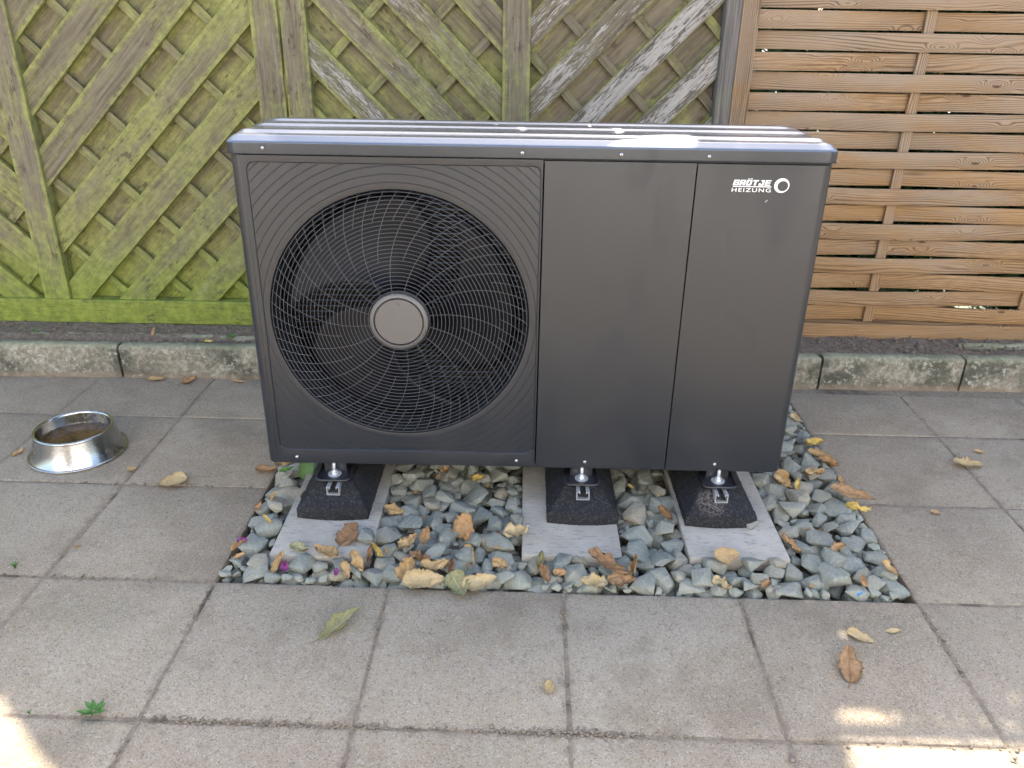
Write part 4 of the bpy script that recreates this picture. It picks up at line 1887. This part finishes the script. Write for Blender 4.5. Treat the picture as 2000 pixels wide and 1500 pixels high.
# on the slabs
leaf(-.330, .505, .084, .070, 205, LEAF_PAL, 'pale tan dry leaf with a long stalk on the slab right of the steel bowl', curl=.35, bend=.3, stem=.075, shape='lobed')
leaf(-.508, .582, .032, .026, 30, LEAF_PAL, 'small curled pale leaf on the slab joint next to the steel bowl', curl=.9, bend=.7)
leaf(-.972, .680, .045, .022, 60, LEAF_TAN, 'small tan leaf tucked behind the left side of the steel bowl', curl=.8)
leaf(-.470, .135, .018, .012, 40, LEAF_BRN, 'tiny brown leaf scrap on the slab joint below the steel bowl', curl=.9)
leaf(.399, -.174, .128, .046, 52, LEAF_OLV, 'long rolled olive-green dry leaf lying on the front slabs', curl=1.0, bend=.15, crumple=.05, shape='lance', stem=.02)
leaf(.955, -.368, .036, .032, 100, LEAF_PAL, 'small pale crumpled leaf alone on the front slab in the middle', curl=.8, bend=.5)
leaf(1.786, -.155, .062, .032, -30, LEAF_PAL, 'angular pale yellow leaf piece on the right front slab', curl=.3, bend=.2, shape='lobed')
leaf(1.884, -.127, .040, .014, 5, LEAF_PAL, 'thin cream leaf sliver on the right front slab', curl=.2, bend=.1, shape='lance')
leaf(1.718, -.265, .100, .056, 75, LEAF_BRN, 'pinkish brown toothed leaf with tip up on the right front slab', curl=.35, bend=.25, stem=.02, shape='lobed')
leaf(2.508, .776, .090, .055, -8, LEAF_PAL, 'pale beige leaf with raised edges on the right slab joint', curl=.45, bend=.3, shape='lobed', stem=.015)
leaf(2.601, .880, .034, .020, -20, LEAF_TAN, 'small tan leaf on the right slab behind the pale beige one', curl=.4)
leaf(2.252, .456, .030, .020, -10, LEAF_TAN, 'little tan leaf scrap on the right slab near the gravel corner', curl=.4)
leaf(-.745, 1.335, .068, .030, 5, LEAF_TAN, 'tan leaf lying against the foot of the left kerb', curl=.9, bend=.4, stem=.02)
leaf(-.593, 1.325, .060, .042, 60, LEAF_ORG, 'ochre leaf with raised tip at the foot of the left kerb', curl=.8, bend=.5, stem=.03)
leaf(-.380, 1.335, .052, .024, -10, LEAF_TAN, 'narrow tan leaf at the kerb foot beside the heat pump', curl=.7)
leaf(-.86, 1.49, .035, .020, 20, LEAF_ORG, 'orange leaf on the soil behind the left kerb', z=.145, curl=.7)
leaf(-.80, 1.50, .040, .014, 80, LEAF_ORG, 'upright orange leaf sliver on the soil behind the left kerb', z=.148, curl=.7, tilt=(0, -.8))
leaf(-.52, 1.415, .034, .020, 10, LEAF_YEL, 'small yellow leaf on top of the left kerb', z=.156, curl=.4)
# at the left of the gravel
leaf(-.035, .606, .070, .040, 10, LEAF_BRN, 'brown spotted leaf on the slab edge under the left unit corner', curl=.6, bend=.5)
leaf(.028, .634, .085, .055, 15, LEAF_TAN, 'tan leaf on the stones under the left unit corner', curl=.6, bend=.4, tilt=(.2, .1))
leaf(.118, .585, .105, .060, 85, LEAF_GRN, 'green leaf standing between stones beside the left rubber foot', z=.015, curl=.2, bend=.15, crumple=.03, face=.95, shape='ovate')
leaf(.050, .560, .050, .020, 30, LEAF_GRN, 'small fresh green leaf at the left gravel edge', curl=.5, tilt=(.3, 0))
leaf(.150, .420, .050, .022, 70, LEAF_TAN, 'narrow tan leaf beside the left rubber foot', curl=.7, tilt=(.5, 0))
# on the gravel
leaf(.345, .200, .098, .078, 70, LEAF_BRN, 'big ribbed golden brown leaf on the left concrete pad', z=.024, curl=.25, bend=.2, crumple=.06, stem=.06, tilt=(0, 0))
leaf(.210, .130, .062, .040, -10, LEAF_OLV, 'pale greenish oval leaf at the front of the left concrete pad', curl=.35)
leaf(.298, .102, .085, .055, 160, LEAF_TAN, 'arched tan leaf with dark underside before the left concrete pad', curl=.8, bend=.7, stem=.05, tilt=(.2, 0))
leaf(.165, .066, .080, .030, 75, LEAF_TAN, 'curled tan leaf near the front left corner of the gravel', curl=1.0, bend=.5)
leaf(.402, .058, .075, .036, -55, LEAF_TAN, 'slender tan leaf pointing down before the left pad corner', curl=.6, tilt=(.2, .2))
leaf(.425, .105, .062, .026, 85, LEAF_BRN, 'dark brown folded leaf between stones before the left pad corner', curl=1.0, tilt=(.4, 0))
leaf(.375, .024, .060, .032, -65, LEAF_TAN, 'tan leaf at the front gravel edge left of the middle', curl=.4, tilt=(.1, .1))
leaf(.446, .128, .070, .020, -50, LEAF_YEL, 'yellow rolled leaf right of the left concrete pad', curl=1.0, shape='lance')
leaf(.458, .355, .070, .040, -15, LEAF_TAN, 'tan lobed leaf on stones right of the left rubber foot', curl=.4, shape='lobed')
leaf(.693, .258, .085, .068, 65, LEAF_ORG, 'large orange-brown leaf in the middle of the gravel', curl=.4, bend=.4, tilt=(.25, -.2))
leaf(.579, .198, .062, .042, 80, LEAF_ORG, 'orange leaf standing on stones left of the middle', curl=.5, tilt=(.4, -.3))
leaf(.535, .150, .070, .048, 40, LEAF_TAN, 'ochre leaf with wavy rim left of the middle of the gravel', curl=.5, tilt=(.2, -.1))
leaf(.712, .195, .034, .024, 80, LEAF_ORG, 'small orange leaf wedged between middle stones', curl=.8)
leaf(.860, .222, .085, .055, 20, LEAF_PAL, 'pale yellow dished leaf left of the middle concrete pad', curl=.5, bend=.4, stem=.02, z=.036)
leaf(.545, .040, .072, .062, 60, LEAF_TAN, 'broad tan leaf in the front leaf pile', curl=.5, tilt=(.3, -.2))
leaf(.625, .058, .085, .050, 10, LEAF_TAN, 'twisted tan leaf on top of the front leaf pile', curl=.7, bend=.6, crumple=.14)
leaf(.600, .000, .105, .060, 5, LEAF_PAL, 'wide pale leaf spilling over the front slab edge in the leaf pile', curl=.35, bend=.3, z=.018, tilt=(.25, 0))
leaf(.700, -.012, .085, .062, -60, LEAF_OLV, 'olive tinged leaf hanging over the front slab edge', curl=.45, bend=.5, z=.016, tilt=(.2, .1))
leaf(.760, .000, .095, .045, 25, LEAF_PAL, 'long cream leaf beside the olive tinged leaf', curl=.5, bend=.3, z=.016, tilt=(.2, 0))
leaf(.670, .050, .060, .030, 85, LEAF_BRN, 'upright brown leaf at the right of the leaf pile', curl=1.0, tilt=(.5, 0))
leaf(.580, .085, .070, .036, -20, LEAF_BRN, 'dark brown hollow leaf behind the leaf pile', curl=1.0)
leaf(.735, .100, .075, .014, 95, LEAF_PAL, 'thin cream upright leaf sliver before the middle stones', curl=1.0, shape='lance', tilt=(.2, 0))
leaf(.815, .080, .050, .034, -20, LEAF_TAN, 'small tan triangle of leaf in the front gravel', curl=.3)
leaf(.930, .105, .060, .034, 75, LEAF_OLV, 'yellowish curled leaf before the middle concrete pad', curl=1.0, tilt=(.4, 0))
leaf(.945, .050, .070, .040, 110, LEAF_BRN, 'folded brown leaf before the middle concrete pad', curl=.9)
leaf(.990, .055, .042, .032, 0, LEAF_ORG, 'small pinkish leaf before the middle concrete pad', curl=.6)
leaf(1.088, .008, .080, .060, 170, LEAF_PAL, 'pale round leaf at the slab edge before the middle pad', z=.020, curl=.5, bend=.4, shape='lobed', stem=.02)
leaf(1.130, .075, .140, .050, -38, LEAF_BRN, 'long pinkish brown leaf slanting before the middle pad', z=.040, curl=.5, bend=.3)
leaf(1.165, .022, .085, .045, 5, LEAF_BRN, 'tan brown leaf at the slab edge right of the round pale leaf', z=.020, curl=.6)
leaf(1.205, .075, .075, .030, 70, LEAF_ORG, 'rolled orange leaf among stones right of the middle pad', curl=1.0)
leaf(1.345, .370, .080, .034, -60, LEAF_BRN, 'dark orange leaf standing between the middle and right pads', curl=.9, tilt=(.5, 0))
leaf(1.488, .132, .078, .062, 10, LEAF_TAN, 'flat tan oval leaf before the right concrete pad', z=.038, curl=.15, bend=.12, crumple=.03)
leaf(1.453, .024, .060, .034, -40, LEAF_PAL, 'cream triangular leaf at the front edge before the right pad', curl=.3)
leaf(1.580, .030, .038, .030, 40, LEAF_BRN, 'crumpled brown leaf at the front edge right of the cream one', curl=.9)
leaf(1.705, .225, .080, .018, -58, LEAF_ORG, 'thin orange-brown leaf leaning on the right concrete pad', curl=.6, shape='lance')
leaf(1.835, .195, .055, .040, 20, LEAF_ORG, 'orange crumpled leaf on the stones right of the right pad', curl=.8)
leaf(1.955, .100, .060, .032, -55, LEAF_TAN, 'tan leaf near the front right corner of the gravel', curl=.7)
leaf(1.860, .045, .040, .026, 80, LEAF_ORG, 'small orange leaf beside the front right corner stones', curl=.8)
leaf(1.780, .590, .085, .050, -60, LEAF_TAN, 'ribbed golden leaf on stones beside the right unit corner', curl=.5, tilt=(.2, .2))
leaf(1.820, .560, .060, .024, 70, LEAF_YEL, 'narrow yellow leaf beside the ribbed golden leaf', curl=.7)
leaf(1.980, .490, .150, .062, -22, LEAF_BRN, 'large pinkish brown spoon-shaped leaf on the right gravel edge', z=.042, curl=.35, bend=.25, crumple=.04)
leaf(1.985, .440, .080, .026, -15, LEAF_YEL, 'yellow edged leaf under the large spoon-shaped leaf', z=.016, curl=.6)
leaf(1.965, .790, .090, .040, -15, LEAF_TAN, 'tan leaf in the leaf cluster at the right gravel edge', curl=.6, bend=.5)
leaf(1.960, .835, .070, .036, 5, LEAF_YEL, 'yellow topmost leaf of the cluster at the right gravel edge', curl=.5, z=.045)
leaf(1.985, .745, .080, .034, -30, LEAF_ORG, 'orange leaf lowest in the cluster at the right gravel edge', curl=.7)
leaf(1.945, 1.030, .060, .036, -60, LEAF_PAL, 'pale leaf at the far right gravel edge behind the unit', curl=.5)
leaf(1.800, .860, .040, .030, 20, LEAF_ORG, 'small orange leaf on the gravel right behind the unit corner', curl=.6)
leaf(1.900, .640, .075, .026, 10, LEAF_TAN, 'narrow tan leaf draped over a stone at the right', curl=.8, bend=.5)
leaf(1.985, .610, .050, .032, 70, LEAF_ORG, 'orange leaf against the right gravel edge', curl=.5, tilt=(.4, 0))
leaf(.720, .560, .045, .035, 20, LEAF_YEL, 'small yellow leaf on the gravel deep under the unit', curl=.5)
leaf(.600, .610, .040, .030, 50, LEAF_ORG, 'small orange leaf on the gravel by the left foot, under the unit', curl=.5)
G_ = 'leaf scraps among the gravel stones'
Ls = 'small dry leaf scrap caught between the gravel stones'
for i in range(26):
    x = random.uniform(.03, 1.97)
    y = random.uniform(.02, .62)
    if blocked[min(int(y / HY), GNY - 1), min(int(x / HX), GNX - 1)]:
        continue
    leaf(x, y, random.uniform(.018, .036), random.uniform(.010, .022), random.uniform(0, 360), random.choice((LEAF_TAN, LEAF_ORG, LEAF_BRN, LEAF_TAN)), Ls, G_, curl=random.uniform(.4, 1.0), z=bed_h(x, y) - .004, tilt=(random.uniform(-.4, .4), random.uniform(-.4, .4)))
PURP = plain('purple_petal', (.22, .035, .16), .6)
for (x, y, L, lab) in ((.188, .050, .036, 'magenta petal among the stones near the front left gravel corner'),
                       (.030, .155, .034, 'purple petal at the left gravel edge'),
                       (.345, .026, .026, 'violet petal at the front gravel edge')):
    o = leaf(x, y, L, L * .7, random.uniform(0, 180), PURP, lab, curl=.7, name='petal', z=bed_h(x, y) + .006)
    o['category'] = 'petal'
leaf(.022, .130, .055, .014, 55, LEAF_ORG, 'reddish curled leaf strip at the left gravel edge', curl=1.0, shape='lance')
leaf(.040, .095, .040, .020, 30, LEAF_TAN, 'tan leaf bit at the left gravel edge below the purple petal', curl=.8)
leaf(.020, .345, .040, .020, 70, LEAF_ORG, 'orange leaf bit at the left gravel edge beside the left pad', curl=.8)
leaf(.060, .375, .036, .024, 70, LEAF_TAN, 'small curled tan leaf on the stones at the left gravel edge', curl=1.0)
leaf(.075, .260, .055, .016, -40, LEAF_YEL, 'thin yellow curved leaf on the stones left of the left pad', curl=.9, shape='lance')
bb = bmesh.new()
bm_box(bb, -.012, .012, -.004, .004, -.003, .003, .0015)
o = put(bpy.data.objects.new('plastic_scrap', bm_mesh('plastic_scrap', bb, plain('blue_plastic', (.03, .22, .55), .3))), None, 'tiny blue plastic scrap at the front right gravel edge', 'litter')
o.location = (1.845, .018, .012)
o.rotation_euler = (.2, -.3, .5)

# ------------------------------------------------------------------ weeds


def weed(x, y, z, n, L, label, grass=False):
    root = empty('weed', (x, y, z), 0, label=label, cat='weed')
    for i in range(n):
        a = 2 * math.pi * i / n + random.uniform(-.3, .3)
        l_ = L * random.uniform(.6, 1.1)
        if grass:
            pts = [(0, 0, 0), (math.cos(a) * l_ * .25, math.sin(a) * l_ * .25, l_ * .6), (math.cos(a) * l_ * .6, math.sin(a) * l_ * .6, l_ * .8)]
            V, F = tube_geo(pts, [.0012, .0010, .0003], 4)
            mobj('blade', V, F, WEED, root, 180)
        else:
            me, bp = leaf_mesh(l_, l_ * .42, 900 + i + int(x * 100), .4, .5, .05, 'ovate', WEED)
            o = put(bpy.data.objects.new('leaf', me), root)
            o.location = (math.cos(a) * l_ * .6, math.sin(a) * l_ * .6, .010 + .004 * i / n + l_ * .1)
            o.rotation_euler = (0, -.35, a)


weed(-.106, -.492, .0, 9, .034, 'small green weed growing in the front left slab joint')
weed(-.603, .031, .0, 12, .032, 'tuft of grass in the left slab joint', True)
weed(-1.33, 1.49, .135, 10, .05, 'thin grassy weed behind the left kerb', True)
weed(-.45, 1.49, .140, 7, .030, 'bright green weed on the soil beside the heat pump')
weed(-.26, -.495, .0, 6, .014, 'tiny moss-like weed in the front left slab joint', True)

# crumbs and moss in the joints
acc = Acc()
for i in range(1500):
    if random.random() < .55:
        x = random.choice([random.gauss(.42, .12), random.gauss(.95, .09), random.gauss(1.02, .08), random.uniform(-.2, 2.3), random.gauss(.15, .1)])
        y = -.5 + random.gauss(0, .007)
    elif random.random() < .5:
        x = random.choice((0.0, .5, 1.0, 1.5, 2.0)) + random.gauss(0, .006)
        y = random.choice((random.gauss(-.17, .05), random.uniform(-.5, 0), random.gauss(-.1, .03), random.uniform(-.9, -.5)))
    elif random.random() < .5:
        x = random.uniform(-1.2, 0)
        y = random.choice((0, .5)) + random.gauss(0, .005)
    else:
        x = random.uniform(-1.8, -.1)
        y = 1.368 + .0205 * x + random.gauss(0, .008)
    V, F = random.choice(clods)
    s = abs(random.gauss(.0016, .0014)) + .0006
    acc.add(V * s * np.array([1.3, 1, .6]) + np.array([x, y, .0]), F)
mobj('joint_crumbs', acc.V, acc.F, JOINT, smooth=180, kind='stuff', label='dark crumbs of dirt lying in the slab joints', cat='dirt')

# ------------------------------------------------------------------ dog bowl
bowl = empty('dog_bowl', (-.765, .712, .002), 0, label='shiny non-tip steel dog bowl on the left slabs', cat='dog bowl')
prof = [(.160, .0), (.167, .0035), (.168, .006), (.164, .0075), (.160, .0085)]
V, F = lathe_geo(prof, 96)
mobj('base_rim', V, F, BOWLM, bowl, 180)
prof = [(.160, .0085), (.152, .024), (.144, .050), (.1375, .078), (.1345, .092)]
V, F = lathe_geo(prof, 96)
mobj('outer_wall', V, F, BOWLM, bowl, 180)
V, F = lathe_geo([(.1345, .092), (.1345, .097), (.132, .101), (.128, .1015), (.1245, .099), (.1235, .094)], 96)
mobj('lip', V, F, BOWLM, bowl, 180)
V, F = lathe_geo([(.1235, .094), (.1215, .078), (.118, .055), (.113, .034), (.104, .020), (.085, .014), (0, .012)], 96)
mobj('basin', V, F, BOWLM, bowl, 180)
t = NT('murky_water')
t.P(Base_Color=(.42, .27, .13), Roughness=.03, IOR=1.33)
t.b.inputs['Transmission Weight'].default_value = .80
V, F = lathe_geo([(.1195, .058), (.117, .0595), (.110, .0592), (0, .0592)], 96)
wtr = mobj('water', V, F, t.mat, None, 180, label='shallow murky brown water in the steel dog bowl', cat='water')
wtr.location = bowl.location
t = NT('bowl_sediment')
n1 = t.noise(t.obj(), 30, 5, .7)
t.P(Base_Color=t.mix(t.ss(n1, .4, .62), (.11, .055, .022), (.34, .22, .11)), Roughness=.8)
V, F = lathe_geo([(.113, .036), (.103, .023), (.085, .0175), (0, .016)], 64)
sdm = mobj('sediment', V, F, t.mat, wtr, 180)

# ------------------------------------------------------------------ greenery behind the slat fence


def shrub(x, y, z, h, rx, ry, n, label, group, flowers=0, leafsz=.05, colmat=BUSH, seed=0):
    rg = np.random.default_rng(seed)
    root = empty('shrub', (x, y, z), 0, label=label, cat='shrub', group=group)
    acc = Acc()
    for i in range(7):
        a = rg.uniform(0, 6.28)
        V, F = tube_geo([(0, 0, 0), (rx * .3 * math.cos(a), ry * .3 * math.sin(a), h * .4), (rx * .6 * math.cos(a), ry * .6 * math.sin(a), h * .85)], [.014, .009, .004], 5)
        acc.add(V, F)
    mobj('stems', acc.V, acc.F, BARK, root, 180)
    V, F = [], []
    for i in range(n):
        while True:
            p_ = rg.uniform(-1, 1, 3)
            if abs(p_[0]) ** 3 + abs(p_[1]) ** 3 + abs(p_[2]) ** 8 < 1:
                break
        c_ = np.array([p_[0] * rx, p_[1] * ry, h * .52 + p_[2] * h * .5])
        a = rg.normal(0, 1, 3)
        a /= np.linalg.norm(a)
        b = np.cross(a, rg.normal(0, 1, 3))
        b /= np.linalg.norm(b)
        s_ = leafsz * rg.uniform(.6, 1.3)
        k0 = len(V)
        V += [tuple(c_ - a * s_), tuple(c_ - b * s_ * .42), tuple(c_ + a * s_), tuple(c_ + b * s_ * .42)]
        F.append((k0, k0 + 1, k0 + 2, k0 + 3))
    mobj('foliage', V, F, colmat, root, kind='stuff')
    if flowers:
        for i in range(flowers):
            me, bp = leaf_mesh(.035, .03, 3000 + i, .5, .4, .1, 'ovate', YFLOW)
            o = put(bpy.data.objects.new('flower', me), root)
            o.location = (rg.uniform(-rx, rx) * .8, -ry * rg.uniform(.7, 1.0), h * rg.uniform(.4, .95))
            o.rotation_euler = (rg.uniform(0, 3), rg.uniform(0, 3), rg.uniform(0, 3))


YFLOW = plain('yellow_flower', (.75, .62, .03), .6)
SH = 'shrubs seen through the gaps of the slat fence'
shrub(2.15, 2.06, .1, 2.26, .40, .24, 7500, 'green shrub behind the slat fence next to the post', SH, 8, seed=1)
shrub(2.72, 2.08, .1, 2.26, .44, .24, 8000, 'yellow flowering green shrub behind the middle of the slat fence', SH, 16, seed=2)
shrub(3.35, 2.10, .1, 2.26, .46, .25, 8000, 'green shrub behind the right end of the slat fence', SH, 6, seed=3)
shrub(4.00, 2.10, .1, 2.26, .48, .25, 8000, 'green shrub behind the slat fence beyond the right picture edge', SH, 0, seed=4)
shrub(1.70, 2.35, .1, 3.10, .22, .22, 7500, 'tall slim conifer added unseen behind the fence post to shade the lid', 'sun blockers added behind the fence', 0, leafsz=.035, seed=5)  # added out of view to keep sun off the lid's right end

# ------------------------------------------------------------------ unseen house wall behind the viewer, added to bounce sunlight
t = NT('white_render')
n1 = t.noise(t.pos(), 80, 4, .6)
n2 = t.noise(t.pos(), .8, 4)
t.P(Base_Color=t.mix(t.ss(n2, .3, .7), (.68, .69, .71), (.75, .76, .78)), Roughness=.9)
t.bump(n1, .3, .004)
house = empty('house', (0.8, -5.2, 0), 0, label='unseen white rendered house wall added behind the viewer to bounce sunlight', cat='house')
# wall with a door opening and a window opening, in butted pieces
for (x0, x1, z0, z1) in ((-5.5, -2.2, -.05, 4.6), (-2.2, -.2, 2.25, 4.6), (-.2, 1.2, -.05, 4.6), (1.2, 3.0, 2.25, 4.6), (1.2, 3.0, -.05, .95), (3.0, 6.0, -.05, 4.6)):
    box('wall', x0, x1, -.30, 0, z0, z1, t.mat, house)
GLASS = plain('window_glass', (.03, .035, .04), .04)
FRAMEM = plain('white_frame', (.78, .78, .76), .45)
for (x0, x1, z0, z1, nm) in ((-2.2, -.2, -.05, 2.25, 'terrace_door'), (1.2, 3.0, .95, 2.25, 'window')):
    wd_ = empty(nm, (0, 0, 0), 0, parent=house)
    xm = (x0 + x1) / 2
    for (a, b, c_, d_) in ((x0, x0 + .08, z0, z1), (x1 - .08, x1, z0, z1), (xm - .06, xm + .06, z0, z1)):
        box('frame', a, b, -.14, -.06, c_, d_, FRAMEM, wd_)
    for (a, b) in ((x0 + .08, xm - .06), (xm + .06, x1 - .08)):
        box('frame', a, b, -.14, -.06, z0, z0 + .08, FRAMEM, wd_)
        box('frame', a, b, -.14, -.06, z1 - .08, z1, FRAMEM, wd_)
        box('pane', a, b, -.11, -.10, z0 + .08, z1 - .08, GLASS, wd_)
